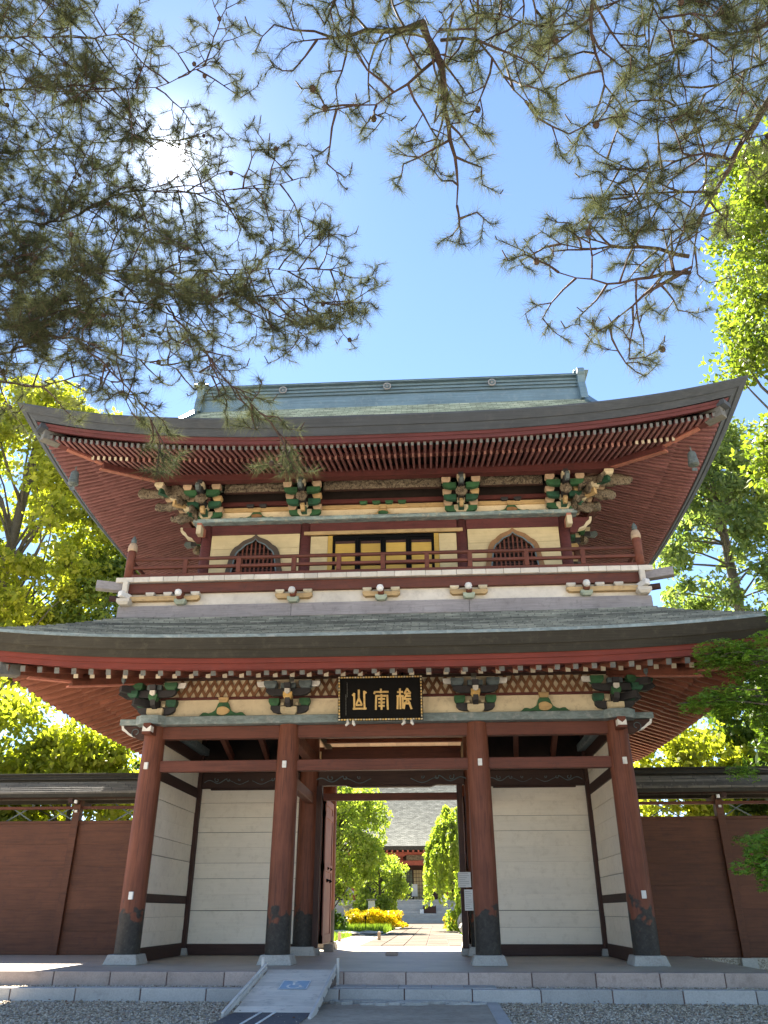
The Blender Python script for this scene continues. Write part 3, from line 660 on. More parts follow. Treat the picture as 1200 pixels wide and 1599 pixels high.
for s in (-1, 1):
    pr = [(YM-.52, RZ-.30), (YM+.52, RZ-.30), (YM+.46, RZ+.05), (YM+.38, RZ+.30), (YM+.42, RZ+.50), (YM+.50, RZ+.56), (YM+.44, RZ+.74), (YM+.1, RZ+.70), (YM-.1, RZ+.70), (YM-.44, RZ+.74), (YM-.50, RZ+.56), (YM-.42, RZ+.50), (YM-.38, RZ+.30), (YM-.46, RZ+.05)]
    a, b = sorted((s*5.14, s*5.34)); e = MB().prism(pr, a, b, 'x').build('ridge_end_tile', 'copper', rd, bevel=.02)
    a, b = sorted((s*5.30, s*5.52)); MB().prism([(YM-.30, RZ+.75), (YM+.30, RZ+.75), (YM+.22, RZ+.83), (YM-.22, RZ+.83)], min(s*5.1, s*5.5), max(s*5.1, s*5.5), 'x').build('ridge_horn', 'copper', e, bevel=.01)
    # verge rolls and gable wall
    a, b = sorted((s*5.22, s*5.40))
    rings = []
    for o in np.linspace(1.6, 5.70, 14):
        zz = 9.04+pu(o)+.02; rings.append([(a, EU.y0+o, zz-.22), (b, EU.y0+o, zz-.22), (b, EU.y0+o, zz+.09), (a, EU.y0+o, zz+.09)])
    MB().sweep(rings).build('verge', 'copper', UP[0])
    rings = [[(x, 2*YM-y, zz) for x, y, zz in r] for r in rings]
    MB().sweep(rings).build('verge', 'copper', UP[0])
    gp = [(EU.y0+o, 9.04+pu(o)-.1) for o in np.linspace(1.5, 5.76, 12)]; gp += [(2*YM-y, zz) for y, zz in gp[::-1][1:]]
    a, b = sorted((s*5.0, s*5.08)); MB().prism(gp, a, b, 'x').build('gable_wall', 'red_up', G)

# ---------------- skirt wall and balcony
for k, (x0, x1, y0, y1) in enumerate(((-5.05, 5.05, -.72, -.66), (-5.05, 5.05, 2*YM+.66, 2*YM+.72), (-5.05, -4.99, -.66, 2*YM+.66), (4.99, 5.05, -.66, 2*YM+.66))):
    beam(x0, x1, y0, y1, 5.6, 6.34, 'whitewash', 'skirt_wall', 0)
for x0, x1 in ((-5.10, -1.7), (-1.697, 1.697), (1.70, 5.10)): beam(x0, x1, -.80, -.722, 5.80, 6.06, 'grey_wood', 'skirt_board')
for s in (-1, 1): beam(*sorted((s*5.052, s*5.13)), -.72, 2*YM+.7, 5.80, 6.06, 'grey_wood', 'skirt_board')
beam(-5.08, 5.08, -.80, -.66, 6.325, 6.525, 'red_h', 'balcony_beam')
for s in (-1, 1): beam(*sorted((s*4.96, s*5.09)), -.655, 2*YM+.6, 6.325, 6.525, 'red_h', 'balcony_beam')
MB().box(-5.12, 5.12, -.84, 2*YM+.84, 6.527, 6.60).build('balcony_floor', 'grey_wood', G)
x = -5.19
while x < 5.17:
    w = min(RNG.uniform(.26, .36), 5.19-x)
    if 5.19-x-w < .1: w = 5.19-x
    MB().box(x+.003, x+w-.003, -.885+RNG.uniform(-.006, .006), -.60, 6.53+RNG.uniform(-.003, .003), 6.635).build('floor_board_end', 'whitewash', G, bevel=.006); x += w
for s in (-1, 1):
    y = -.595
    while y < 2*YM+.8:
        MB().box(*sorted((s*4.9, s*5.19)), y+.003, y+.36, 6.53, 6.635).build('floor_board_end', 'whitewash', G, bevel=.006); y += .365
# railing
RL = [(-5.0, -.75), (5.0, -.75)]
for z0, z1, w, nm in ((6.64, 6.73, .10, 'base_rail'), (6.85, 6.91, .075, 'rail')):
    beam(-4.93, 4.93, -.75-w/2, -.75+w/2, z0, z1, 'red_h', nm)
    for s in (-1, 1): beam(*sorted((s*5-w/2, s*5+w/2)), -.68, 2*YM+.68, z0, z1, 'red_h', nm)
MB().tube([(-4.95, -.75, 7.06), (4.95, -.75, 7.06)], .038, 12).build('handrail', 'red_h', G, smooth=True)
for s in (-1, 1): MB().tube([(s*5, -.70, 7.06), (s*5, 2*YM+.7, 7.06)], .038, 12).build('handrail', 'red_h', G, smooth=True)
for x in (0.06, -.81, .92, -1.70, 1.76, -2.80, 2.85, -3.87, 3.93): MB().box(x-.045, x+.045, -.80, -.70, 6.731, 7.03).build('baluster', 'red', G, bevel=.008)
for s in (-1, 1):
    for y in (.3, 1.4, 2.5, 3.6, 4.7, 5.8): MB().box(s*5-.045, s*5+.045, y-.045, y+.045, 6.731, 7.03).build('baluster', 'red', G, bevel=.008)
    for y in (-.75, 2*YM+.75):
        p = MB().lathe([(.088, 6.636), (.086, 7.2), (.08, 7.27)], (s*5.0, y, 0), 18).build('newel_post', 'red', G, smooth=True)
        MB().lathe([(.092, 7.24), (.095, 7.30), (.088, 7.36), (.075, 7.40), (.06, 7.42)], (s*5.0, y, 0), 18).build('finial', 'peach', p, smooth=True)
        MB().lathe([(.045, 7.42), (.052, 7.46), (.05, 7.51), (.025, 7.56), (.002, 7.60)], (s*5.0, y, 0), 14).build('finial_tip', 'bronze', p, smooth=True)
    # corner beam ends
    d = Vector((s, -.35, .02)).normalized()
    MB().bar(Vector((s*5.0, -.72, 6.46)), Vector((s*5.0, -.72, 6.46))+d*.58, .17, .17).build('corner_beam_end', 'grey_wood', G, bevel=.008)
    MB().tube([Vector((s*4.95, -.70, 6.22)), Vector((s*4.95, -.70, 6.22))+d*.36], [.07, .06], 10).build('corner_beam_end', 'dark_beam', G)
# brackets under the balcony
def bal_bracket(x, hw, s=0):
    y = -.73
    b = block(x, y-.10, 6.06, .22, .10, .14).build('balcony_bracket', 'bluegrey', G, bevel=.005); b['label'] = 'pale green block bracket under the balcony'
    b.data.materials[0] = MAT['blockgreen']
    lo, hi = x-hw, x+hw
    if s < 0: lo = -5.0
    if s > 0: hi = 5.0
    P = [(lo, 6.25), (lo, 6.20), (lo+.05, 6.155), (hi-.05, 6.155), (hi, 6.20), (hi, 6.25)]
    sub(MB().prism(P[::-1], y-.10, y), 'bracket_arm', 'tan', b)
    for xx in ([x-hw+.09, x+hw-.09] if not s else [x-hw+.09, x+hw-.09, (x-.62 if s < 0 else x+.62)]): sub(block(xx, y-.055, 6.252, .17, .072, .13), 'bearing_block', 'blockcream' if not s else 'whitewash', b)
    sub(MB().prism([(y-.02, 6.13), (y-.22, 6.15), (y-.26, 6.22), (y-.22, 6.30), (y-.02, 6.31)], x-.055, x+.055, 'x'), 'beam_nose', 'red', b, .02)
    sub(MB().lathe([(.001, -.07), (.05, -.055), (.072, 0), (.055, .05), (.001, .075)], (x-.01, y-.26, 6.25), 10), 'white_tip', 'white_paint', b, 0)
MAT['blockgreen'] = mk('pale_green_block', (.36, .42, .33, 1), dark=.8, light=1.1, gscale=8, dirt=(.3, .28, .2, 1))
for x in (0.03, -1.66, 1.70): bal_bracket(x, .36)
bal_bracket(-3.86, .36, -1); bal_bracket(3.90, .36, 1)
for s in (-1, 1):
    b = block(s*4.96, -.85, 6.06, .26, .12, .2).build('balcony_bracket', 'whitewash', G, bevel=.006)
    sub(MB().bar((s*4.9, -.75, 6.24), (s*5.02, -1.0, 6.26), .11, .12), 'white_tip', 'white_paint', b, .02)
    sub(MB().box(s*4.96-.05, s*4.96+.05, -.95, -.86, 6.30, 6.52), 'white_tip', 'whitewash', b, .01)

# ---------------- upper storey walls
CB, YB, UA = 3.84, .36, 1.68
zt = 8.28
for x in (-CB, -UA, UA, CB):
    MB().lathe([(.128, 6.6), (.126, 7.6), (.118, 8.28)], (x, YB, 0), 20).build('post', 'red_up', G, smooth=True)
for s in (-1, 1):
    for y in (2.2, 4.0, 5.84): MB().lathe([(.128, 6.6), (.118, 8.28)], (s*CB, y, 0), 16).build('post', 'red_up', G, smooth=True)
MB().box(-CB+.1, CB-.1, YB+.3, 2*YM-YB-.1, 6.6, 6.64).build('floor_boards', 'inside', G)
MB().box(-CB-.05, CB+.05, 2*YM-YB-.05, 2*YM-YB+.05, 6.6, 9.3).build('wall', 'cream', G)
for s in (-1, 1):
    w = MB().box(s*CB-.03, s*CB+.03, YB+.1, 2*YM-YB-.06, 6.6, 8.3).build('wall_back', 'cream', G)
    planks(YB+.12, 2*YM-YB-.12, 6.64, 8.05, 4, s*CB+(.035 if s > 0 else -.065), w, 'y', 'cream')
    beam(*sorted((s*CB-.06, s*CB+.075)), YB+.12, 2*YM-YB-.1, 8.05, 8.28, 'red_up', 'head_beam')
    MB().box(s*CB-.04, s*CB+.04, YB+.1, 2*YM-YB-.06, 8.3, 9.35).build('wall_back', 'plaster', G)
    beam(*sorted((s*(CB-.3), s*(CB+.26))), YB+.28, 2*YM-YB, 8.28, 8.37, 'blue_plate', 'bearing_plate')
for a, b in ((-CB, -UA), (-UA, UA), (UA, CB)): beam(a+.10, b-.10, YB-.10, YB+.06, 8.05, 8.279, 'red_up', 'head_beam')
up = beam(-CB-.28, CB+.28, YB-.28, YB+.26, 8.28, 8.37, 'blue_plate', 'bearing_plate')
for s in (-1, 1):
    n = beam(*sorted((s*(CB+.05)-.05, s*(CB+.05)+.05)), YB-.52, YB-.14, 7.98, 8.16, 'salmon', 'beam_nose', parent=None)
    MB().box(s*(CB+.05)-.053, s*(CB+.05)+.053, YB-.53, YB-.34, 7.90, 8.10).build('white_tip', 'blockcream', n, bevel=.01)
    n = MB().prism([(s*(CB+.12), 8.27), (s*(CB+.60), 8.27), (s*(CB+.58), 8.19), (s*(CB+.50), 8.13), (s*(CB+.44), 8.04), (s*(CB+.30), 8.0), (s*(CB+.24), 7.92), (s*(CB+.12), 7.92)], YB-.06, YB+.06).build('beam_nose', 'red_up', G, bevel=.006)
    MB().prism([(s*(CB+.61), 8.275), (s*(CB+.595), 8.18), (s*(CB+.51), 8.11), (s*(CB+.45), 8.02), (s*(CB+.30), 7.98), (s*(CB+.33), 8.02), (s*(CB+.42), 8.06), (s*(CB+.48), 8.15), (s*(CB+.55), 8.21), (s*(CB+.56), 8.275)], YB-.066, YB+.066).build('white_edge', 'blockcream', n)
# ogee windows
def ogee(x, z0, hw, h, inset=0):
    k = [(-.66, 0), (-.62, .46), (-.575, .70), (-.548, .86), (-.53, .96), (-.49, 1.05), (-.44, 1.11), (-.375, 1.145), (-.325, 1.20), (-.26, 1.255), (-.18, 1.29), (-.10, 1.32), (-.045, 1.355), (0, 1.405)]
    k = k+[(-u, v) for u, v in k[::-1][1:]]
    return [(x+u*(hw-inset)/.545, z0+v*(h-inset*1.05)/1.36) for u, v in k]
def window(x, frame):
    z0, hw, h = 6.64, .545, 1.36
    yF = YB-.07
    f = MB().band(ogee(x, z0, hw, h), ogee(x, z0, hw, h, .105), yF-.05, yF+.06).build('window', frame, G)
    f['label'] = 'ogee arched window with a wooden grille'
    MB().band(ogee(x, z0, hw, h, .095), ogee(x, z0, hw, h, .12), yF-.062, yF-.045).build('frame_bead', 'bluegrey', f)
    MB().prism(ogee(x, z0, hw, h, .06)[::-1], yF+.075, yF+.09).build('window_dark', 'inside', f)
    def top(u):
        P = ogee(x, z0, hw, h, .10)
        for (a, za), (b, zb) in zip(P, P[1:]):
            if min(a, b)-1e-6 <= u <= max(a, b)+1e-6 and abs(b-a) > 1e-6: return za+(zb-za)*(u-a)/(b-a)
        return z0
    for i in range(-4, 5):
        u = x+i*.092; MB().box(u-.017, u+.017, yF, yF+.03, z0, max(z0+.1, top(u))).build('grille_bar', 'red', f)
    for zz in np.arange(z0+.10, z0+1.15, .125):
        P = [u for u in np.linspace(x-hw, x+hw, 60) if top(u) > zz and abs(u-x) < hw-.09]
        if len(P) > 2: MB().box(P[0], P[-1], yF+.031, yF+.055, zz-.015, zz+.015).build('grille_bar', 'dark_wood', f)
    return f
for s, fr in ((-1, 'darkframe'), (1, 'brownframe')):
    a, b = sorted((s*(CB-.12), s*(UA+.12)))
    # boards cut round the window opening
    xw = s*2.745
    w = MB().box(a, b, YB+.03, YB+.05, 6.6, 8.05).build('wall_back', 'inside', G)
    rows = [6.62, 6.98, 7.36, 7.72, 8.052]
    P = ogee(xw, 6.64, .545, 1.36, .04)
    for z0, z1 in zip(rows, rows[1:]):
        for side in (-1, 1):
            n = 7; zs = np.linspace(z0+.003, z1-.003, n); edge = []
            for zz in zs:
                e = xw
                for (u0, v0), (u1, v1) in zip(P, P[1:]):
                    if (v0-zz)*(v1-zz) <= 0 and abs(v1-v0) > 1e-9:
                        u = u0+(u1-u0)*(zz-v0)/(v1-v0)
                        if (u-xw)*side > (e-xw)*side: e = u
                if zz <= P[0][1]: e = P[0][0] if side < 0 else P[-1][0]
                edge.append(e)
            far = b if side > 0 else a
            poly = [(e, zz) for e, zz in zip(edge, zs)]+[(far, zs[-1]), (far, zs[0])]
            if max(abs(far-e) for e in edge) > .02: MB().prism(poly, YB-.075, YB-.045).build('board', 'cream', w)
    window(xw, fr)
# middle bay: sliding doors with ochre panels
w = MB().box(-UA+.1, UA-.1, YB+.06, YB+.08, 6.6, 8.05).build('wall_back', 'inside', G)
for s in (-1, 1):
    planks(*sorted((s*1.19, s*(UA-.12))), 6.62, 7.98, 3, YB-.06, w, 'x', 'cream')
    beam(*sorted((s*1.085, s*1.185)), YB-.075, YB, 6.62, 7.98, 'yellow', 'door_post', .005)
beam(-UA-.02, UA+.02, YB-.135, YB-.09, 7.985, 8.065, 'tan', 'door_head', .005)
MB().box(-1.085, 1.085, YB-.055, YB+.02, 7.92, 7.984).build('door_head', 'black', G)
n = 4; ww = 2.17/n
for i in range(n):
    a = -1.085+i*ww; b = a+ww; yy = YB-.03+.02*(i % 2)
    d = MB().box(a+.06, b-.06, yy, yy+.012, 7.34, 7.90).build('sliding_door', 'yellow', G)
    for p, q in ((a, a+.06), (b-.06, b)): MB().box(p+.002, q-.002, yy-.02, yy+.02, 6.62, 7.918).build('door_stile', 'black', d)
    for z0, z1 in ((7.86, 7.918), (7.29, 7.34), (7.02, 7.06), (6.62, 6.68)): MB().box(a+.06, b-.06, yy-.018, yy+.018, z0, z1).build('door_rail', 'black', d)
    MB().box(a+.06, b-.06, yy-.006, yy, 7.80, 7.86).build('door_slip', 'dark_wood', d)
    MB().box(a+.06, b-.06, yy, yy+.01, 7.06, 7.29).build('pane', 'yellow', d)
    MB().box(a+.06, b-.06, yy, yy+.01, 6.68, 7.02).build('pane', 'glass', d)
    MB().box((a+b)/2-.012, (a+b)/2+.012, yy-.012, yy-.001, 6.68, 7.02).build('door_bar', 'black', d)
# band between plate and eaves
yw = YB-.12
for a, b in ((-CB, -UA), (-UA, UA), (UA, CB)):
    beam(a, b, yw, yw+.06, 8.37, 8.60, 'plaster', 'plaster_panel', 0)
    beam(a+.2, b-.2, yw-.05, yw+.02, 8.575, 8.665, 'tan', 'wall_beam', .005)
    beam(a, b, yw+.01, yw+.06, 8.66, 9.1, 'inside', 'infill_board', 0)
    beam(a+.2, b-.2, yw-.07, yw-.0, 8.705, 8.80, 'red_up', 'wall_beam', .005)
for x in (-2.76, 2.76): frog(x, yw-.002, 8.372, .95, .19, 'green', 'brownframe')
frog(0, yw-.002, 8.372, .90, .19, 'tan', 'green')
for x in (-.42, -.14, .14, .42): block(x, yw-.08, 8.645, .17, .07, .1).build('bearing_block', 'green', G, bevel=.004)
for x in (-2.76-.14, -2.76+.14, 2.76-.14, 2.76+.14): block(x, yw-.08, 8.645, .16, .07, .1).build('bearing_block', 'charcoal', G, bevel=.004)

# carved frieze between the clusters
def frieze(x0, x1, y, z0, z1):
    nx, nz = max(30, int((x1-x0)/.022)), 13; V = []; ph = RNG.uniform(0, 9)
    for j in range(nz):
        for i in range(nx):
            u = x0+(x1-x0)*i/(nx-1); v = z0+(z1-z0)*j/(nz-1)
            d = .5+.5*math.sin(16*u+ph+2.2*math.sin(21*v+3*math.sin(5*u)))*math.cos(23*v+1.7*math.sin(11*u+ph))
            e = min(1, 6*min(i, nx-1-i)/nx)*min(1, 3*min(j, nz-1-j)/nz+.2)
            V.append((u, y-.09*d*e, v))
    F = [(j*nx+i, j*nx+i+1, (j+1)*nx+i+1, (j+1)*nx+i) for j in range(nz-1) for i in range(nx-1)]
    f = MB().add(V, F).build('carved_frieze', 'carved', G, smooth=True)
    MB().box(x0, x1, y+.001, y+.05, z0-.02, z1).build('frieze_board', 'dark_beam', f)
for a, b in ((-CB+.42, -UA-.42), (-UA+.42, UA-.42), (UA+.42, CB-.42)): frieze(a, b, -.16, 8.86, 9.09)
def carved_nose(p, d, L, r, par, droop=0.0, seed=0):
    """lumpy carved beam end: a tapering trunk with knobs and an upturned tip"""
    rg = random.Random(seed); d = Vector(d).normalized(); side = d.cross(Vector((0, 0, 1))).normalized(); rings = []; n, m = 12, 16
    for i in range(m):
        t = i/(m-1); c = Vector(p)+d*L*t+Vector((0, 0, 1))*(droop*t*t+.05*math.sin(t*5))
        rr = r*(1.0+.25*math.sin(t*9+seed))*(1-.22*t)*(1 if i < m-1 else .45)
        ring = []
        for k in range(n):
            a = 2*math.pi*k/n; q = rr*(1+.28*math.sin(3*a+t*11+seed)+rg.uniform(-.12, .12))
            ring.append(c+side*math.cos(a)*q*.55+Vector((0, 0, 1))*math.sin(a)*q)
        rings.append(ring)
    return MB().sweep(rings).build('carved_nose', 'carved', par, smooth=True)
def up_bracket(x, y, out, tan_, corner=0):
    """three-tier cluster: out = unit vector away from the wall, tan_ = along it"""
    o_, t_ = Vector(out), Vector(tan_); c = Vector((x, y, 0))
    T = Matrix(((t_.x, -o_.x, 0, x), (t_.y, -o_.y, 0, y), (0, 0, 1, 0), (0, 0, 0, 1)))
    def S(mb, nm, mat, bev=.005):
        mb.v = [tuple(T @ Vector(v)) for v in mb.v]; return mb.build(nm, mat, b_[0] if b_ else G, bevel=bev)
    b_ = []
    b_.append(S(block(0, -.22, 8.371, .30, .135, .26), 'bracket', 'blockcream'))
    sides = (-1, 1)
    for k in range(3):
        yy = -.22-.24*k; z = 8.37+.155*k+(.0 if k else .01); hw = .345+.02*k
        for s in sides:
            P = [(s*.10, z+.13), (s*hw, z+.13), (s*hw, z+.075), (s*hw*.86, z+.02), (s*hw*.62, z), (s*.10, z)]
            S(MB().prism(P if s < 0 else P[::-1], yy-.09, yy+.02), 'bracket_arm', 'green' if (k+s) % 2 else 'dkgreen')
            S(block(s*(hw-.075), yy-.04, z+.131, .19, .115, .15), 'bearing_block', 'peach' if s < 0 else ('peach' if k != 1 else 'tan'))
        S(MB().box(-.06, .06, yy-.26, yy+.2, z+.005, z+.125), 'bracket_arm', 'charcoal' if k else 'dkgreen')
        S(block(0, yy-.20, z+.126, .17, .10, .13), 'bearing_block', 'blockcream')
        if k == 1:
            m = MB(); n = 12; rings = []
            for i in range(9):
                a = math.pi*i/8; rr = .105*math.sin(a)+.004
                rings.append([(rr*math.cos(2*math.pi*j/n)*(1+.18*math.sin(5*a)), yy-.33-.10*math.cos(a)+.02*math.sin(j*2.1), z+.07+rr*math.sin(2*math.pi*j/n)) for j in range(n)])
            m.sweep(rings); S(m, 'carved_nose', 'carved', 0)
        else:
            S(MB().prism([(yy-.25, z+.12), (yy-.40, z+.14), (yy-.44, z+.06), (yy-.36, z-.02), (yy-.25, z)], -.04, .04, 'x'), 'beam_nose', 'bluegrey' if k == 2 else 'tan')
    S(MB().box(-.05, .05, -.98, -.5, 8.86, 8.95), 'tail_rafter', 'charcoal'); S(block(0, -.82, 8.80, .15, .10, .12), 'bearing_block', 'blockcream')
    if corner:
        s = corner
        for k, L in enumerate((.52, .80, 1.12)):
            yy = YB-.22-.24*k; z = 8.37+.155*k+.07
            carved_nose((x+s*.28, yy+.02, z), (s, -.03, .0), L, (.105, .125, .135)[k], b_[0], .10 if k == 2 else .03, k+3+(10 if s > 0 else 0))
            d = .38+.25*k
            q = MB().bar((x, y, z), (x+s*d, y-d, z), .10, .12).build('diagonal_arm', 'dkgreen' if k != 1 else 'tan', b_[0])
            block(x+s*d, y-d, z+.06, .19, .11).build('bearing_block', 'blockcream', b_[0], bevel=.005)
            # blocks of the side face that show beyond the corner
            block(x+s*(.30+.24*k), yy+.25, z-.06, .18, .12, .15).build('bearing_block', 'peach', b_[0], bevel=.005)
            carved_nose((x+s*(.22+.24*k), y-.30, z), (0, -1, 0), .45+.2*k, .09, b_[0], .02, 20+k)
        carved_nose((x+s*.15, y-.15, 8.40), (s, -1, -.25), .55, .10, b_[0], -.05, 40)
    return b_[0]
for x in (-UA, UA): up_bracket(x, YB, (0, -1, 0), (1, 0, 0))
for s in (-1, 1):
    up_bracket(s*CB, YB, (0, -1, 0), (1, 0, 0), s)
    for y in (2.2, 4.0, 5.84): up_bracket(s*CB, y, (s, 0, 0), (0, s, 0))

# ================================================================== GROUND, PLATFORM, KERBS
def gravel_mat():
    m, nt, b = base_mat('gravel_ground'); v, _ = vec_node(nt)
    vo = nt.nodes.new('ShaderNodeTexVoronoi'); vo.inputs['Scale'].default_value = 38; nt.links.new(v, vo.inputs['Vector'])
    c = ramp(nt, vo.outputs['Color'], [(.2, (.26, .22, .17, 1)), (.5, (.44, .38, .30, 1)), (.85, (.58, .52, .43, 1))])
    c = mix(nt, .5, c, ramp(nt, noise(nt, v, 1.1, 4), [(.3, g(.6)), (.7, g(1.15))]), 'MULTIPLY')
    nt.links.new(c, b.inputs['Base Color']); b.inputs['Roughness'].default_value = .9
    bump(nt, b, vo.outputs['Distance'], .8, -.02); return m
MAT['gravel'] = gravel_mat()
GZ = -.32
struct(MB().add([(-400, -400, GZ), (400, -400, GZ), (400, 2.965, GZ), (-400, 2.965, GZ), (400, 2.965, -.02), (-400, 2.965, -.02), (400, 900, -.02), (-400, 900, -.02)],
                [(0, 1, 2, 3), (3, 2, 4, 5), (5, 4, 6, 7)]).build('ground', 'gravel'))
PF = struct(MB().box(-9.5, 5.8, -1.53, 7.9, -.3, 0).build('platform', 'concrete'))
def kerbs(joints, y0, y1, z0, z1, mat, par, jit):
    for a, b in zip(joints, joints[1:]):
        d = RNG.uniform(-jit, jit, 3)
        MB().box(a+.008, b-.008, y0+d[0], y1, z0, z1+d[1]*.5).build('kerb_stone', mat, par, bevel=.008)
kerbs([-9.5, -9.0, -8.15, -7.3, -6.45, -5.6, -4.75, -3.9, -3.05, -2.2, -1.35, -.45, .45, 1.35, 2.25, 3.15, 4.05, 4.95, 5.8], -1.75, -1.535, -.34, .001, 'pinkstone', PF, .006)
MB().box(-9.5, 5.79, -1.735, -1.54, -.34, -.012).build('kerb_joint', 'mortar', PF)
K2 = struct(MB().box(-9.5, 9.5, -2.385, -2.22, -.36, -.175).build('kerb', 'mortar'))
kerbs([-9.6, -8.7, -7.8, -6.9, -5.97, -5.05, -4.12, -3.2, -2.28, -1.36, -.44, .45, 1.37, 2.29, 3.24, 4.17, 5.12, 6.05, 7.0, 7.9, 8.8, 9.6], -2.40, -2.20, -.36, -.157, 'bluestone', K2, .008)
ST = struct(MB().box(-9.5, 9.5, -2.2, -1.75, -.36, -.185).build('gravel_strip', 'gravel'))
LS = struct(MB().box(-.55, 1.72, -2.199, -1.752, -.18, -.168).build('landing', 'mortar'))
for a, b in zip([-.55, -.10, .36, .82, 1.27], [-.10, .36, .82, 1.27, 1.72]):
    MB().box(a+.004, b-.004, -2.197, -1.753, -.178, -.152).build('paving_slab', 'bluestone', LS, bevel=.004)
# approach: worn concrete with a broken stone edge and a pale kerb strip beside it
MAT['worn'] = mk('worn_earthy_concrete', (.42, .36, .28, 1), dark=.7, light=1.2, gscale=14, rough=.95, dirt=(.22, .185, .14, 1), dirt_amt=.7, bmp=.6, bdist=.01, spec=.1)
AP = struct(MB().box(-.62, 1.55, -12, -2.62, -.33, -.312).build('approach_path', 'worn'))
MB().box(1.552, 1.71, -12, -2.44, -.33, -.300).build('edge_strip', 'bluestone', AP, bevel=.006)
for i in range(60):
    x = RNG.uniform(-.55, 1.5); y = -2.46-abs(RNG.normal(0, .16)); r = RNG.uniform(.05, .17); n = 8
    P = [(x+r*(1+.3*RNG.uniform(-1, 1))*math.cos(2*math.pi*k/n), y+r*.45*(1+.3*RNG.uniform(-1, 1))*math.sin(2*math.pi*k/n)) for k in range(n)]
    MB().prism(P, -.34, -.30+RNG.uniform(0, .028), 'z').build('edging_stone', 'stone', AP, bevel=.008)
# gravel: small stones lying over the ground sheet
def pebbles(name, n, x0, x1, y0, y1, z, smin, smax, skip=None):
    P = np.stack([RNG.uniform(x0, x1, n), RNG.uniform(y0, y1, n), np.full(n, z)], 1)
    if skip is not None: P = P[~skip(P)]
    n = len(P); base = np.array([[1, 0, 0], [0, 1, 0], [-1, 0, 0], [0, -1, 0], [0, 0, 1], [0, 0, -1.]])
    S = RNG.uniform(smin, smax, (n, 1, 3))*np.array([1, .8, .55]); J = 1+RNG.uniform(-.3, .3, (n, 6, 1))
    a = RNG.uniform(0, 2*np.pi, n); ca, sa = np.cos(a)[:, None], np.sin(a)[:, None]
    V = base[None]*S*J; X = V[:, :, 0]*ca-V[:, :, 1]*sa; Y = V[:, :, 0]*sa+V[:, :, 1]*ca
    V = np.stack([X, Y, V[:, :, 2]+RNG.uniform(-.3, .9, (n, 1))*smin], 2)+P[:, None, :]
    F = np.array([[0, 1, 4], [1, 2, 4], [2, 3, 4], [3, 0, 4], [1, 0, 5], [2, 1, 5], [3, 2, 5], [0, 3, 5]])
    F = (F[None]+np.arange(n)[:, None, None]*6).reshape(-1, 3)
    me = np_indexed(name, V.reshape(-1, 3), F); o = link_mesh(me, name, 'pebble', None, smooth=False); return stuff(o)
def pebble_mat():
    m, nt, b = base_mat('pebble'); ge = nt.nodes.new('ShaderNodeNewGeometry')
    c = ramp(nt, ge.outputs['Random Per Island'], [(0, (.17, .13, .085, 1)), (.4, (.42, .335, .235, 1)), (.75, (.56, .465, .345, 1)), (.93, (.70, .61, .48, 1)), (1, (.30, .17, .10, 1))])
    nt.links.new(c, b.inputs['Base Color']); b.inputs['Roughness'].default_value = .85; return m
MAT['pebble'] = pebble_mat()
p = pebbles('gravel', 36000, -8.5, 9, -6.2, -2.41, GZ+.004, .009, .027, lambda P: ((P[:, 0] > -.6) & (P[:, 0] < 1.72) & (P[:, 1] < -2.45)))
p['label'] = 'loose grey brown gravel in front of the kerb'
p = pebbles('gravel', 6500, -9, 9, -2.19, -1.76, -.183, .010, .027, lambda P: (P[:, 0] > -.56) & (P[:, 0] < 1.73))
p['label'] = 'loose gravel between the two kerbs'
# fallen leaves on the gravel
V = []
for i in range(160):
    x, y = RNG.uniform(-6, 6), RNG.uniform(-4.5, -2.42); z = GZ+RNG.uniform(.02, .04); a = RNG.uniform(0, 6.28); l = RNG.uniform(.015, .03)
    if -.65 < x < 1.75: continue
    V += [(x+l*math.cos(a), y+l*math.sin(a), z), (x-l*.4*math.sin(a), y+l*.4*math.cos(a), z+.012), (x-l*math.cos(a), y-l*math.sin(a), z+.004), (x+l*.4*math.sin(a), y-l*.4*math.cos(a), z)]
MAT['dryleaf'] = mk('dry_leaf', (.16, .075, .035, 1), gscale=30, rough=.9)
o = stuff(link_mesh(np_mesh('fallen_leaves', np.array(V), 4), 'fallen_leaves', 'dryleaf')); o['label'] = 'dry brown leaves scattered on the gravel'

# ================================================================== WHEELCHAIR RAMP
RP = thing('wheelchair_ramp', 'grey metal wheelchair ramp with side rails lying up the steps', 'ramp', (-1.08, -2.7, GZ))
rp0 = Vector((0, 0, 0))-Vector(RP.location)
def rbuild(mb, name, mat, par=RP, bev=0):
    off = rp0 if par is RP else Vector((0, 0, 0))
    if par is RP: mb.v = [tuple(Vector(v)+off) for v in mb.v]
    return mb.build(name, mat, par, bevel=bev)
def rz(y): return .03+.1537*(y+1.70)
n = 9; ys = np.linspace(-1.70, -3.80, n+1)
for a, b in zip(ys, ys[1:]):
    rbuild(MB().add([(-1.56, a-.003, rz(a)), (-.60, a-.003, rz(a)), (-.60, b+.003, rz(b)), (-1.56, b+.003, rz(b)), (-1.56, a-.003, rz(a)-.03), (-.60, a-.003, rz(a)-.03), (-.60, b+.003, rz(b)-.03), (-1.56, b+.003, rz(b)-.03)],
                    [(0, 1, 2, 3), (7, 6, 5, 4), (0, 4, 5, 1), (1, 5, 6, 2), (2, 6, 7, 3), (3, 7, 4, 0)]), 'deck_plank', 'alu_deck', bev=.003)
fl = MB()
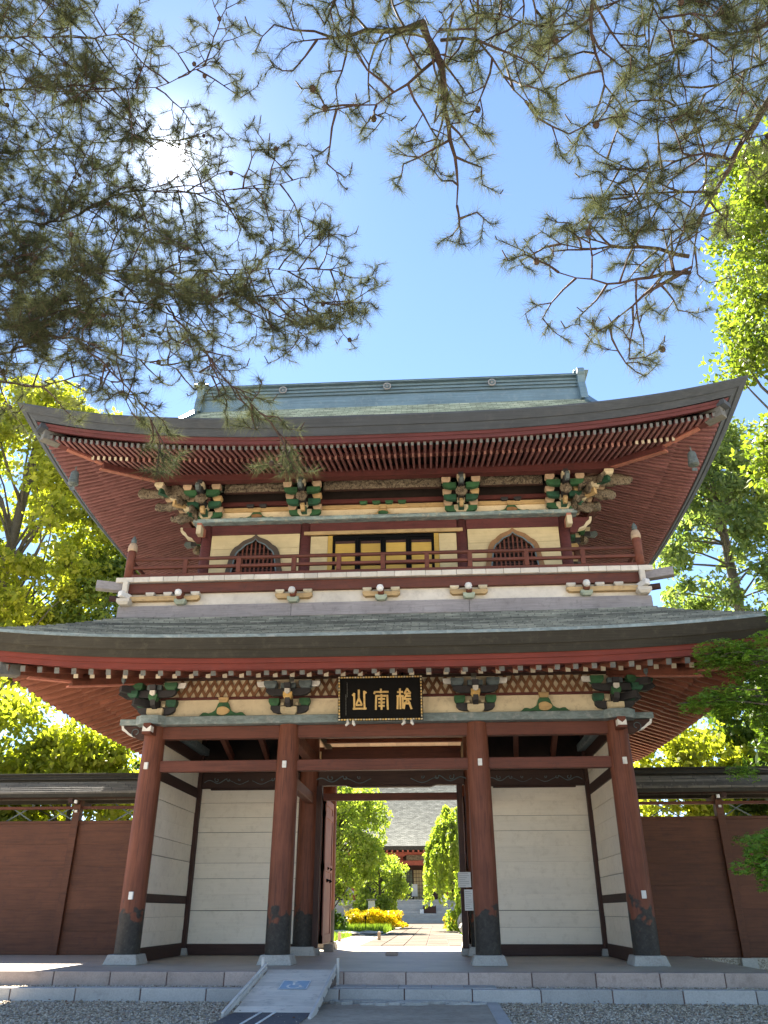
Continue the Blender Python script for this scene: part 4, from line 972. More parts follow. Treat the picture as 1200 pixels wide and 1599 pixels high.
fl.add([(-1.55, -3.80, rz(-3.80)-.004), (-.61, -3.80, rz(-3.80)-.004), (-.61, -4.95, GZ+.020), (-1.55, -4.95, GZ+.020), (-1.55, -3.80, rz(-3.80)-.03), (-.61, -3.80, rz(-3.80)-.03), (-.61, -4.95, GZ+.004), (-1.55, -4.95, GZ+.004)], [(0, 1, 2, 3), (7, 6, 5, 4), (0, 4, 5, 1), (1, 5, 6, 2), (2, 6, 7, 3), (3, 7, 4, 0)])
rbuild(fl, 'entry_flap', 'rubber')
for x in (-1.22, -1.05): rbuild(MB().bar((x, -3.81, rz(-3.81)+.002), (x, -4.94, GZ+.026), .025, .008), 'flap_stripe', 'white_paint')
# left rail: two bars on short struts
rbuild(MB().bar((-1.60, -1.68, rz(-1.68)+.075), (-1.60, -4.2, rz(-4.2)+.09), .03, .022), 'guard_rail', 'alu', bev=.005)
rbuild(MB().bar((-1.60, -1.68, rz(-1.68)+.01), (-1.60, -4.2, rz(-4.2)+.05), .035, .05), 'guard_rail', 'alu', bev=.005)
for y in np.linspace(-1.75, -4.0, 5): rbuild(MB().bar((-1.60, y, rz(y)-.02), (-1.60, y, rz(y)+.075), .025, .04), 'rail_strut', 'alu', bev=.004)
rbuild(MB().bar((-.565, -1.68, rz(-1.68)+.02), (-.565, -4.3, rz(-4.3)+.03), .035, .10), 'guard_rail', 'alu', bev=.006)
for y in np.linspace(-1.9, -4.1, 6): rbuild(MB().box(-.547, -.538, y-.015, y+.015, rz(y)-.01, rz(y)+.02), 'rail_bolt', 'print')
rbuild(MB().box(-1.655, -1.615, -1.80, -1.76, -.10, .19), 'handle_post', 'alu', bev=.006)
rbuild(MB().box(-.545, -.505, -1.86, -1.82, -.155, .185), 'handle_post', 'alu', bev=.006)
dm = MB(); yd0, yd1 = -2.35, -2.80
dm.add([(-1.22, yd0, rz(yd0)+.004), (-.83, yd0, rz(yd0)+.004), (-.83, yd1, rz(yd1)+.004), (-1.22, yd1, rz(yd1)+.004)], [(0, 1, 2, 3)])
dec = rbuild(dm, 'wheelchair_sign', 'decal_blue')
def dq(u, v, h=.007): x = -1.22+.39*u; y = yd1+(yd0-yd1)*v; return (x, y, rz(y)+h)
pic = MB()
def stroke(P, w=.035):
    for p, q in zip(P, P[1:]): pic.bar(dq(*p), dq(*q), w*.9, .002)
stroke([(.5+.22*math.cos(t), .34+.22*math.sin(t)) for t in np.linspace(2.3, 6.1, 14)]); stroke([(.44, .74), (.46, .48), (.68, .46), (.78, .22), (.86, .25)]); stroke([(.46, .6), (.64, .6)])
stroke([(.44+.05*math.cos(t), .84+.05*math.sin(t)) for t in np.linspace(0, 6.3, 9)], .04)
for a, b in (((.03, .03), (.97, .03)), ((.97, .03), (.97, .97)), ((.97, .97), (.03, .97)), ((.03, .97), (.03, .03))): stroke([a, b], .014)
pic.v = [tuple(Vector(v)+rp0) for v in pic.v]; pic.build('wheelchair_symbol', 'white_paint', dec)

# ================================================================== ROOFED FENCES
def fence(s, label):
    F = thing('roofed_fence', label, 'fence', (s*9, YM, 0), 'roofed fences beside the gate')
    off = -Vector(F.location)
    def fb(x0, x1, y0, y1, z0, z1, name, mat, par=F, bev=.006):
        x0, x1 = sorted((s*x0, s*x1)); m = MB().box(x0, x1, y0, y1, z0, z1); m.v = [tuple(Vector(v)+off) for v in m.v]; return m.build(name, mat, par, bevel=bev)
    X0, X1 = 4.45, 15.0; posts = [6.9, 9.6, 12.3]
    edges = [X0]+posts+[X1]
    for a, b in zip(edges, edges[1:]):
        n = 6; zs = np.linspace(.0, 2.5, n+1); bk = fb(a+.05, b-.05, YM+.002, YM+.03, 0, 2.5, 'backing_board', 'dark_wood', bev=0)
        for z0, z1 in zip(zs, zs[1:]): fb(a+.06, b-.06, YM-.03+RNG.uniform(-.0015, .0015), YM+.001, z0+.0007, z1-.0007, 'board', 'fence', bk, .0015)
        fb(a+.05, b-.05, YM-.05, YM+.05, 2.502, 2.56, 'rail', 'fence'); fb(a+.05, b-.05, YM-.06, YM+.06, -.02, -.0, 'sill', 'fence')
        fb(a+.05, b-.05, YM-.035, YM+.035, 2.80, 2.86, 'tie_rail', 'red_h')
        x = a+.1
        while x < b-.7:
            for d in (0, 1):
                p = Vector((s*(x+.6*d), YM+.045+.02*d, 2.56)); q = Vector((s*(x+.6*(1-d)), YM+.045+.02*d, 2.90)); m = MB().bar(p, q, .022, .022); m.v = [tuple(Vector(v)+off) for v in m.v]; m.build('lattice_bar', 'bluegrey', F)
            x += .95
    for x in posts:
        p = fb(x-.075, x+.075, YM-.12, YM+.06, -.02, 2.98, 'post', 'fence'); fb(x-.15, x+.15, YM-.22, YM+.15, -.33, -.0225, 'base_stone', 'stone', p, .01)
        fb(x-.16, x-.10, 2.55, 2.60, 2.86, 2.93, 'beam_end_cap', 'white_paint', p); fb(x-.03, x+.03, YM-.16, YM-.122, 2.72, 2.77, 'beam_end_cap', 'white_paint', p)
        fb(x-.05, x+.05, 2.58, 3.62, 2.88, 2.975, 'bracket_beam', 'dark_beam', p)
    for a, b in zip(np.arange(X0, X1, .75), np.arange(X0, X1, .75)+.75): fb(a+.006, b-.006, YM-.13, YM+.13, -.33, -.021, 'plinth_stone', 'stone', bev=.012)
    # roof: stepped shingle courses each side, eave board, ridge cap
    rf = fb(X0, X1, YM-.10, YM+.10, 3.33, 3.40, 'roof', 'eave_grey')
    for sd in (-1, 1):
        for i in range(6):
            y0 = YM+sd*(.64-.10*i); y1 = YM+sd*(.64-.10*i-.14); z = 3.08+i*.052
            fb(X0, X1, min(y0, y1), max(y0, y1), z-.03, z+.018, 'roof_course', 'roof_fence', rf, .004)
        fb(X0, X1, *sorted((YM+sd*.50, YM+sd*.63)), 2.98, 3.055, 'eave_board', 'eave_grey', rf)
        MBs = MB().add([(s*X0, YM+sd*.60, 3.03), (s*X1, YM+sd*.60, 3.03), (s*X1, YM, 3.33), (s*X0, YM, 3.33)], [(0, 1, 2, 3)]); MBs.v = [tuple(Vector(v)+off) for v in MBs.v]; MBs.build('soffit_boards', 'dark_beam', rf)
    fb(X0, X1, YM-.17, YM+.17, 3.402, 3.44, 'ridge_course', 'eave_grey', rf); fb(X0, X1, YM-.12, YM+.12, 3.441, 3.50, 'ridge_course', 'eave_grey', rf); fb(X0, X1, YM-.16, YM+.16, 3.501, 3.54, 'ridge_cap', 'eave_grey', rf)
fence(-1, 'red brown board fence with a small shingled roof joining the gate on the left')
fence(1, 'dark shaded board fence with a small shingled roof joining the gate on the right')

# ================================================================== NAME PLAQUE, BELLS, NOTICES
PQ = thing('name_plaque', 'black plaque with gilt carved characters hung over the entrance', 'plaque', (0, -.47, 3.87))
PQ.rotation_euler = (R(14), 0, 0)
PW, PH = .775, .80
def pbox(x0, x1, z0, z1, y0, y1, name, mat, par=PQ, bev=.004): return MB().box(x0, x1, y0, y1, z0, z1).build(name, mat, par, bevel=bev)
bd = pbox(-PW+.05, PW-.05, .05, PH-.04, -.02, .03, 'board', 'black')
for a in ((-PW, PW, 0, .055), (-PW, PW, PH-.045, PH), (-PW, -PW+.05, .056, PH-.046), (PW-.05, PW, .056, PH-.046)):
    fr = pbox(*a, -.05, .035, 'frame', 'black')
    x0, x1, z0, z1 = a; hor = (x1-x0) > (z1-z0); L = (x1-x0) if hor else (z1-z0); n = int(L/.05)
    for i in range(n):
        t = (i+.5)/n*L; cx, cz = (x0+t, (z0+z1)/2) if hor else ((x0+x1)/2, z0+t)
        w, h = (.019, .014) if hor else (.013, .019)
        MB().box(cx-w, cx+w, -.056, -.049, cz-h, cz+h).build('gilt_motif', 'gold' if i % 3 else 'blockcream', fr, bevel=.004)
def glyph(strokes, w=.034):
    m = MB()
    for (x0, y0), (x1, y1) in strokes:
        def c(x, y): return ((x-563)/930*(2*PW-.1), -.032, (.05+PH-.04)/2+(335-y)/450*(PH-.09))
        a, b = Vector(c(x0, y0)), Vector(c(x1, y1)); d = (b-a).normalized()*w*.3
        m.bar(a-d, b+d, w, .02, (0, -1, 0))
    m.v = [(x, y-.001*(i//8 % 5), z) for i, (x, y, z) in enumerate(m.v)]
    return m
S1 = [((258, 285), (258, 458)), ((312, 245), (312, 345)), ((375, 260), (378, 458)), ((248, 452), (396, 452)), ((312, 335), (283, 405)), ((312, 335), (345, 405)), ((283, 412), (345, 412)), ((258, 285), (240, 300)), ((375, 262), (396, 275))]
S2 = [((572, 238), (572, 275)), ((500, 268), (655, 268)), ((500, 268), (494, 285)), ((512, 312), (650, 312)), ((516, 318), (510, 462)), ((646, 312), (650, 462)), ((577, 300), (577, 462)), ((545, 348), (612, 348)), ((548, 388), (610, 388)), ((548, 425), (608, 425))]
S3 = [((795, 238), (795, 300)), ((768, 272), (824, 272)), ((762, 318), (832, 318)), ((770, 318), (764, 458)), ((798, 310), (798, 458)), ((826, 318), (826, 452)), ((880, 238), (850, 285)), ((880, 238), (914, 285)), ((850, 290), (914, 290)), ((880, 290), (845, 345)), ((868, 318), (914, 318)), ((845, 352), (918, 352)), ((885, 352), (855, 400)), ((890, 365), (925, 460)), ((850, 392), (838, 456)), ((855, 402), (912, 402))]
for S in (S1, S2, S3): glyph(S).build('gilt_character', 'gold', bd)
for k, (x, y0, y1) in enumerate(((176, 160, 325), (160, 295, 520))):
    for y in np.arange(y0, y1, 17): glyph([((x-3, y), (x+3, y+4)), ((x, y-3), (x-2, y+8))], .006).build('small_character', 'cap_grey', bd)
for x in (-.60, -.50, .42, .56): MB().tube([(x, -.03, .02), (x+.01, -.06, -.04), (x+.035*(1 if x in (-.50, .56) else -1), -.07, -.075)], [.022, .03, .018], 8).build('hook', 'white_paint', PQ, smooth=True)
MB().bar((-.4, .03, .72), (-.4, .30, .86), .03, .03).build('hanger', 'black', PQ); MB().bar((.4, .03, .72), (.4, .30, .86), .03, .03).build('hanger', 'black', PQ)

def bell(s, label):
    p = Vector((s*6.02, -1.71, 8.66)); T = thing('wind_bell', label, 'bell', p, 'wind bells at the roof corners'); T.scale = (.8, .8, .8)
    MB().lathe([(.125, -.44), (.13, -.42), (.118, -.36), (.105, -.24), (.098, -.14), (.075, -.09), (.02, -.07)], (0, 0, 0), 18).build('bell_body', 'bronze', T, smooth=True)
    MB().lathe([(.112, -.355), (.124, -.35), (.124, -.335), (.112, -.33)], (0, 0, 0), 18).build('bell_band', 'bronze', T); MB().tube([(0, 0, -.08), (0, 0, .06)], .014, 8).build('bell_hook', 'bronze', T)
    MB().tube([(0, 0, -.12), (0, 0, -.52)], .008, 6).build('clapper', 'bronze', T); MB().box(-.06, .06, -.004, .004, -.60, -.52).build('wind_plate', 'bronze', T)
bell(-1, 'bronze wind bell under the left corner of the upper roof'); bell(1, 'bronze wind bell under the right corner of the upper roof')
def notice(name, label, x, y, z0, z1, w, rows):
    o = tag(MB().box(-w/2, w/2, -.004, .004, 0, z1-z0).build(name, 'paper'), label, 'notice'); o.location = (x, y, z0); H = z1-z0
    for r in range(rows):
        zz = H*(.9-.8*r/max(1, rows-1)); L = w*(.35+.45*abs(math.sin(r*2.3+z0*7)))
        MB().box(-w*.4, -w*.4+L, -.0055, -.0045, zz-.003, zz+.003).build('print_line', 'print', o)
    return o
notice('paper_notice', 'white notice sheet on the door post, the upper and wider one', 1.50, YM-.265, 1.22, 1.50, .26, 7)
notice('paper_notice', 'narrow white notice hanging below the wider one on the door post', 1.57, YM-.262, .80, 1.18, .17, 9)

# ================================================================== PLANTS: builders
def leaf_quads(C, size, rng, elong=1.7, droop=0.0):
    n = len(C); a = unit(rng.normal(size=(n, 3))-np.array([0, 0, droop])); r = unit(rng.normal(size=(n, 3))); b = unit(np.cross(a, r))
    s = (size*rng.uniform(.45, 1.45, n))[:, None]; nrm = np.cross(a, b)
    return np.stack([C-a*s*elong*.5, C+b*s*.5+nrm*s*.12, C+a*s*elong*.5, C-b*s*.5+nrm*s*.12], 1).reshape(-1, 3)
def limb_mesh(segs, name, mat, par, n=6):
    m = MB()
    for pts, r in segs: m.tube(pts, r, n)
    return m.build(name, mat, par, smooth=True)
def bend(p, q, k, rng, n=5):
    p, q = np.array(p, float), np.array(q, float); L = np.linalg.norm(q-p); o = rng.normal(size=3)*L*k; o[2] = abs(o[2])
    return [tuple(p+(q-p)*t+o*math.sin(math.pi*t)) for t in np.linspace(0, 1, n)]
def tree(name, label, base, top, tr, cc, cr, nclump, nleaf, leaf, mat, bark='bark_grey', seed=1, group='trees behind the gate', clr=.24, shape=None, droop=0.0, elong=1.7, cat='tree', shell=.55, limbs=26, rise=.25):
    rng = np.random.default_rng(seed); T = thing(name, label, cat, base, group); B0 = np.array(base, float)
    cc, cr = np.array(cc, float), np.array(cr, float)
    D = unit(rng.normal(size=(nclump*3, 3))); rad = rng.uniform(shell, 1, (nclump*3, 1))**.6; P = D*rad
    if shape: P = P[[shape(p) for p in P]]
    P = P[:nclump]; Cw = cc+P*cr; size = clr*cr.mean()*rng.uniform(.6, 1.35, len(P))
    k = max(1, nleaf//len(P)); ctr = np.repeat(Cw, k, 0); sg = np.repeat(size, k)[:, None]
    # each clump is a lumpy shell rather than a ball of dust
    d = unit(rng.normal(size=(len(ctr), 3))); q = d*(rng.uniform(.25, 1.0, (len(ctr), 1))**.5)*sg*np.array([1.15, 1.15, .75])
    wob = np.sin(ctr*7.1+d*4.0).sum(1, keepdims=True)*.12*sg
    L = ctr+q+d*wob; L[:, 2] -= droop*sg[:, 0]*rng.uniform(0, 1.5, len(L))**2
    L = L[L[:, 2] > .05]
    V = leaf_quads(L, leaf, rng, elong, droop)-B0
    link_mesh(np_mesh('crown', V, 4), 'crown', mat, T)
    t0 = np.array(base, float); t1 = np.array(top, float); tp = bend(t0, t1, .03, rng, 7); rr = list(np.linspace(tr, tr*.45, 7)); rr[0] = tr*1.35
    segs = [([tuple(np.array(p)-B0) for p in tp], rr)]
    limb_mesh(segs, 'trunk', bark, T, 10)
    segs = []
    for c in Cw[rng.permutation(len(Cw))[:limbs]]:
        h = np.clip((c[2]-t0[2])/max(.1, t1[2]-t0[2])-rise, .15, 1); p = t0+(t1-t0)*h
        segs.append(([tuple(np.array(x)-B0) for x in bend(p, c, .08, rng)], list(np.linspace(tr*.17+.008, tr*.03+.006, 5))))
    stuff(limb_mesh(segs, 'limbs', bark, T, 5)); return T
# ---------------- trees behind the gate and the fences
tree('broadleaf_tree', 'tall yellow green tree rising beside the left roof corner', (-28.2, 34, -.02), (-28.4, 34, 33), .6, (-28.6, 34, 25.2), (8.6, 6, 12.2), 320, 66000, .24, 'leaf_yellow', seed=3, clr=.125, limbs=60, shape=lambda p: p[0] < .9-.35*max(0, p[2]))
tree('broadleaf_tree', 'lighter feathery tree low beside the left end of the balcony', (-21.4, 35, -.02), (-21.4, 35, 18), .3, (-21.3, 35, 18.2), (3.7, 3, 5.8), 90, 18000, .2, 'leaf_green', seed=4, limbs=30)
tree('broadleaf_tree', 'bright yellow green tree behind the left fence at the frame edge', (-13.2, 8.8, -.02), (-13.0, 8.8, 4.6), .2, (-12.8, 8.8, 3.9), (2.8, 2.0, 3.5), 110, 22000, .13, 'leaf_yellow', seed=5, limbs=40)
tree('broadleaf_tree', 'bright yellow green shrub behind the left fence next to the gate roof', (-9.7, 8.6, -.02), (-9.6, 8.6, 3.4), .14, (-9.6, 8.6, 2.9), (2.1, 1.5, 2.9), 90, 16000, .12, 'leaf_yellow', seed=6, limbs=40)
for i, (x, y, h, w, lab) in enumerate(((-8.45, 10.2, 5.1, .55, 'narrow dark conifer behind the left fence, the taller one'), (-7.75, 10.6, 4.6, .42, 'narrow dark conifer behind the left fence, the shorter one beside the gate post'))):
    tree('slender_conifer', lab, (x, y, -.02), (x, y, h*.9), .08, (x, y, h*.52), (w, w, h*.48), 70, 7000, .09, 'leaf_dark', seed=8+i, clr=.11, limbs=20, group='narrow conifers behind the left fence')
tree('broadleaf_tree', 'yellow green shrub with bare grey stems behind the right fence', (8.9, 10, -.02), (8.8, 10, 3.2), .12, (8.6, 10, 3.3), (2.3, 1.5, 3.0), 80, 12000, .12, 'leaf_yellow', seed=11, limbs=50)
tree('broadleaf_tree', 'bushy dark green tree above the right fence', (11.6, 9.5, -.02), (11.6, 9.5, 5.5), .2, (11.5, 9.5, 4.7), (2.1, 1.8, 3.4), 110, 22000, .12, 'leaf_dark', seed=12, limbs=40)
tree('broadleaf_tree', 'yellow green hedge shrub behind the right fence at the frame edge', (13.6, 11.5, -.02), (13.6, 11.5, 2.8), .12, (13.4, 11.5, 2.6), (2.6, 1.4, 2.5), 70, 10000, .12, 'leaf_yellow', seed=13, limbs=30)
tree('broadleaf_tree', 'very tall leafy tree with bright tips at the right edge of the sky', (14.6, 7.5, -.02), (14.8, 7.5, 24), .4, (14.8, 7.5, 17.2), (3.0, 2.6, 11.6), 300, 60000, .12, 'leaf_green', seed=14, clr=.135, limbs=90, shape=lambda p: p[0] > -.95+.25*max(0, p[2]))
tree('cedar_tree', 'loose blue green cedar to the right of the balcony', (13.6, 16.5, -.02), (13.8, 16.5, 21), .3, (13.9, 16.5, 12.5), (3.0, 2.4, 9.4), 230, 40000, .11, 'leaf_cedar', bark='bark_grey', seed=15, clr=.12, limbs=120, rise=.03, droop=.35, elong=2.6, shape=lambda p: abs(p[0]) < 1.02-.35*p[2])
# far belt of wood closing the view between the near trees
rng = np.random.default_rng(77)
V = []
for i in range(230):
    x = rng.uniform(-70, 70)
    c = np.array([x, rng.uniform(84, 100), rng.uniform(0, 6)]); k = 110
    d = unit(rng.normal(size=(k, 3)))*rng.uniform(.4, 1, (k, 1))*np.array([2.6, 2.2, 2.0]); P = c+d; P = P[P[:, 2] > 0]
    V.append(leaf_quads(P, .55, rng))
o = stuff(link_mesh(np_mesh('woodland', np.concatenate(V), 4), 'woodland', 'leaf_green')); o['label'] = 'far belt of green wood behind the temple grounds'

# ================================================================== THE GARDEN BEYOND THE GATE
PT = struct(MB().box(-1.12, 1.80, 7.9, 51.5, -.03, -.006).build('garden_path', 'mortar'))
MAT['pathstone'] = mk('pale_path_stone', (.15, .128, .105, 1), dark=.88, light=1.1, gscale=20, rough=.85, dirt=(.17, .145, .12, 1), dirt_amt=.4, rndval=.14, spec=.02)
y = 7.95; r = 0
while y < 38:
    h = .85; n = 5; w = 2.90/n; o_ = .29 if r % 2 else 0
    for i in range(n):
        a = -1.11+i*w; dz = RNG.uniform(-.002, .003)
        MB().box(a+.014, a+w-.014, y+.02, y+h-.02, -.02, .010+dz).build('paving_slab', 'pathstone', PT, bevel=.004)
    y += h; r += 1
stuff(MB().box(-1.11, 1.79, y+.01, 51.4, -.02, .004).build('paving', 'pathstone', PT))
def blades(name, label, x0, x1, y0, y1, n, h, mat='grass'):
    rng = np.random.default_rng(n); P = np.stack([rng.uniform(x0, x1, n), rng.uniform(y0, y1, n), np.full(n, -.02)], 1); a = rng.uniform(0, 6.28, n); w = .02
    t = np.stack([np.cos(a), np.sin(a), np.zeros(n)], 1); tip = P+np.stack([rng.normal(0, .05, n), rng.normal(0, .05, n), h*rng.uniform(.5, 1.3, n)], 1)
    V = np.stack([P-t*w, P+t*w, tip], 1).reshape(-1, 3); o = stuff(link_mesh(np_mesh(name, V, 3), name, mat)); o['label'] = label
blades('grass', 'green ground cover below the yellow azalea', -5.5, -1.25, 21, 31, 9000, .28)
blades('grass', 'mossy grass strip along the right side of the garden path', 1.85, 4.5, 8.5, 40, 9000, .07)
blades('grass', 'low ground cover beside the left garden bed', -7, -2.2, 9, 20, 5000, .16)
def rocks(name, label, pts, mat='stone'):
    T = thing(name, label, 'rocks', (pts[0][0], pts[0][1], 0))
    for k, (x, y, r, h) in enumerate(pts):
        rg = np.random.default_rng(k+5); rings = []
        for i in range(6):
            a = math.pi*(i+.3)/6.3; rings.append([(x+r*math.sin(a)*math.cos(t)*(1+rg.uniform(-.2, .2))-pts[0][0], y+r*math.sin(a)*math.sin(t)*(1+rg.uniform(-.2, .2))-pts[0][1], h*(.5-.55*math.cos(a))) for t in np.linspace(0, 6.28, 9)[:-1]])
        MB().sweep(rings).build('rock', mat, T)
rocks('garden_rocks', 'dark rocks at the right edge of the garden path', [(2.05, 22, .3, .75), (2.25, 24, .4, .6), (2.0, 20.3, .22, .4)])
rocks('bed_rocks', 'pale flat rocks edging the garden bed left of the path', [(-1.6, 19, .35, .10), (-2.3, 18.4, .4, .12), (-1.5, 20.2, .3, .10), (-2.9, 19.4, .45, .15), (-1.9, 21, .3, .1), (-2.6, 20.6, .3, .1)])
def shrub(name, label, c, r, n, leaf, mat, seed, cat='shrub'):
    rng = np.random.default_rng(seed); d = unit(rng.normal(size=(n, 3))); d[:, 2] = abs(d[:, 2]); q = d*rng.uniform(.82, 1.05, (n, 1))*(1+.12*np.sin(d*9+seed).sum(1, keepdims=True))
    C = np.array(c)+q*np.array(r); T = thing(name, label, cat, c); link_mesh(np_mesh('foliage', leaf_quads(C, leaf, rng, 1.2)-np.array(c), 4), 'foliage', mat, T)
    segs = [([(0, 0, 0), tuple(rng.normal(0, .5, 2)*np.array(r[:2])*.6)+(r[2]*.8,)], [.03, .01]) for _ in range(7)]; limb_mesh(segs, 'stems', 'bark_grey', T, 5)
shrub('azalea_shrub', 'wide clipped azalea covered in yellow flowers left of the path', (-2.25, 28.5, .12), (1.45, .8, .72), 9000, .075, 'azalea', 1)
shrub('azalea_shrub', 'small yellow flowering azalea by the hall steps right of the path', (1.75, 31, -.02), (.5, .5, .6), 2500, .075, 'azalea', 2)
shrub('azalea_shrub', 'small yellow flowering azalea behind the open door leaf', (-3.9, 21, -.02), (.45, .45, .7), 1800, .075, 'azalea', 3)
shrub('round_shrub', 'pale leafy shrub behind the rocks right of the path', (2.1, 25, -.02), (.7, .7, 1.3), 2600, .09, 'leaf_weep', 4)
shrub('round_shrub', 'dark green shrub at the foot of the garden trees', (-4.0, 23, -.02), (.9, .9, 1.3), 3000, .09, 'leaf_dark', 5)
tree('garden_tree', 'leafy green tree filling the left side of the doorway', (-3.6, 23, -.02), (-3.5, 23, 4.2), .14, (-3.1, 23, 3.9), (1.7, 1.5, 2.6), 120, 22000, .09, 'leaf_weep', seed=21, limbs=60, group='garden trees beyond the doorway')
tree('garden_tree', 'soft yellow green tree below it, in front of the hall column', (-2.3, 33, -.02), (-2.2, 33, 2.6), .1, (-2.25, 33, 2.0), (1.5, 1.2, 1.85), 90, 16000, .09, 'leaf_weep', seed=22, limbs=40, droop=.4, group='garden trees beyond the doorway')
tree('garden_tree', 'taller tree behind the left garden tree', (-7.5, 36, -.02), (-7.2, 36, 7), .18, (-6.6, 36, 6.0), (2.8, 2, 4.2), 80, 14000, .14, 'leaf_green', seed=23, limbs=30, group='garden trees beyond the doorway')
def weeping(name, label, base, h, r, n, seed):
    rng = np.random.default_rng(seed); T = thing(name, label, 'tree', base, 'garden trees beyond the doorway'); C = []; segs = []
    segs.append(([(0, 0, 0), (.1, 0, h*.5), (0, .1, h*.85)], [.13, .1, .06]))
    for i in range(n):
        a = rng.uniform(0, 6.28); rr = r*rng.uniform(.25, 1)**.6; x, y = rr*math.cos(a), rr*math.sin(a); zt_ = h*(1-.42*(rr/r)**2)+rng.uniform(-.15, .15); L = rng.uniform(.35, .8)*zt_*(.5+.5*rr/r)
        if i % 6 == 0: segs.append((bend((0, .05, h*.7), (x, y, zt_), .12, rng), list(np.linspace(.03, .008, 5))))
        k = int(45*L)+6; t = rng.uniform(0, 1, k); out = .22*np.sin(t*1.6)
        C.append(np.stack([x*(1+out*.4)+rng.normal(0, .045, k), y*(1+out*.4)+rng.normal(0, .045, k), zt_-t*L+.25*np.sin(t*3.1)], 1))
    link_mesh(np_mesh('crown', leaf_quads(np.concatenate(C), .085, rng, 2.4, 1.0), 4), 'crown', 'leaf_weep', T); limb_mesh(segs, 'trunk', 'bark_grey', T, 7)
weeping('weeping_tree', 'weeping tree with hanging pale green strands on the right of the path', (2.35, 24.5, -.02), 5.6, 1.9, 230, 31)
# small garden fittings
T = thing('sign_board', 'small white sign board on a post behind the azalea', 'sign', (-2.5, 31, -.02))
MB().box(-.03, .03, -.03, .03, 0, 1.4).build('post', 'bark_grey', T); MB().box(-.18, .18, -.05, -.032, .82, 1.32).build('board', 'paper', T); MB().prism([(-.28, 1.34), (.28, 1.34), (.24, 1.40), (-.24, 1.40)], -.12, .08).build('roof', 'grey_wood', T)
T = thing('stone_lantern', 'pale stone lantern half hidden by leaves left of the path', 'lantern', (-3.75, 30.5, -.02))
MB().lathe([(.34, 0), (.34, .15), (.16, .25), (.14, .95), (.26, 1.05), (.30, 1.2)], n=12).build('pillar', 'stone', T)
fbx = MB(); [fbx.box(sx*.17-.035, sx*.17+.035, sy*.17-.035, sy*.17+.035, 1.2, 1.6) for sx in (-1, 1) for sy in (-1, 1)]; fbx.build('fire_box', 'stone', T)
MB().frustum(0, 0, 1.6, 1.68, .44, .44, .42, .42).frustum(0, 0, 1.68, 1.92, .42, .42, .10, .10).build('cap', 'stone', T); MB().lathe([(.10, 1.92), (.12, 2.0), (.02, 2.16)], n=10).build('finial', 'stone', T)
for x, y, lab in ((-2.05, 12, 'short pale post at the near left of the garden path'), (-.87, 12.4, 'short pale post at the edge of the garden path')):
    T = thing('marker_post', lab, 'post', (x, y, -.02)); MB().box(-.045, .045, -.045, .045, 0, .24).build('shaft', 'pale_wood', T, bevel=.006); MB().frustum(0, 0, .24, .265, .045, .045, .02, .02).build('top', 'pale_wood', T)
T = thing('marker_stake', 'thin black stake with a small plate in front of the azalea', 'stake', (-2.12, 22.5, -.02)); MB().tube([(0, 0, 0), (0, 0, .62)], .018, 8).build('shaft', 'black', T); MB().box(-.05, .05, -.012, .0, .5, .64).build('plate', 'black', T)

# ================================================================== THE MAIN HALL
H = thing('main_hall', 'temple hall with a huge pale roof and red columns at the end of the path', 'temple hall', (0, 57, 0))
def hb(x0, x1, y0, y1, z0, z1, name, mat, par=H, bev=.01): return MB().box(x0, x1, y0-57, y1-57, z0, z1).build(name, mat, par, bevel=bev)
MAT['hallroof'] = shingle('pale_hall_roof', (.15, .155, .14, 1), (.24, .24, .21, 1), .2, .3, rough=.95, spec=.02)
MAT['hallred'] = mk('hall_red', (.36, .10, .07, 1), gscale=6, dirt=(.2, .06, .05, 1))
for i in range(10): hb(-3.4+.02*i, 3.4-.02*i, 51.6+.36*i, 56.2, .165*i+.001, .165*(i+1), 'step', 'bluestone')
hb(-12, 12, 55.4, 75, 0, 1.60, 'podium', 'bluestone')
for x in (-9.75, -5.85, -1.95, 1.95, 5.85, 9.75):
    c = MB().lathe([(.21, 1.0), (.20, 4.9)], (x, -.8, 0), 16).build('column', 'hallred', H, smooth=True); MB().frustum(x, -.8, .6, 1.0, .34, .34, .27, .27).build('base_stone', 'stone', c)
    MB().frustum(x, -.8, 4.86, 5.1, .2, .2, .62, .3).build('bracket', 'hallred', c)
hb(-10.2, 10.2, 56.0, 56.4, 4.20, 4.56, 'beam', 'hallred'); hb(-10.2, 10.2, 55.95, 56.45, 5.0, 5.2, 'beam', 'hallred')
for x in (-7.8, -3.9, 0, 3.9, 7.8): hb(x-1.5, x+1.5, 56.1, 56.2, 4.56, 4.98, 'carved_panel', 'carved')
hb(-11, 11, 60.0, 60.2, 1.6, 6, 'wall', 'dark_wood', bev=0)
for x in (-1.6, -.55, .5, 1.55):
    d = hb(x-.5, x+.5, 59.9, 59.99, 1.62, 4.0, 'sliding_door', 'cream' if x in (-.55, .5) else 'glass')
    for zz in np.arange(1.9, 4.0, .3): hb(x-.5, x+.5, 59.87, 59.9, zz, zz+.03, 'lattice_bar', 'dark_wood', d, 0)
    for xx in np.linspace(x-.5, x+.47, 5): hb(xx, xx+.03, 59.85, 59.869, 1.62, 4.0, 'lattice_bar', 'dark_wood', d, 0)
for x in (-7.8, -3.9, 3.9, 7.8): hb(x-1.5, x+1.5, 59.85, 59.99, 1.62, 4.4, 'shutter', 'charcoal')
m = MB(); rings = []
for t in np.linspace(0, 1, 16):
    yy = -4.3+13*t; zz = 5.45+5.0*t+3.4*t*t; w = 13.5-1.6*t; rings.append([(u*w, yy, zz+.7*abs(u)**3*(1-t)**2) for u in np.linspace(-1, 1, 31)])
rf = m.sweep(rings, closed=False).build('roof', 'hallroof', H)
rings = []
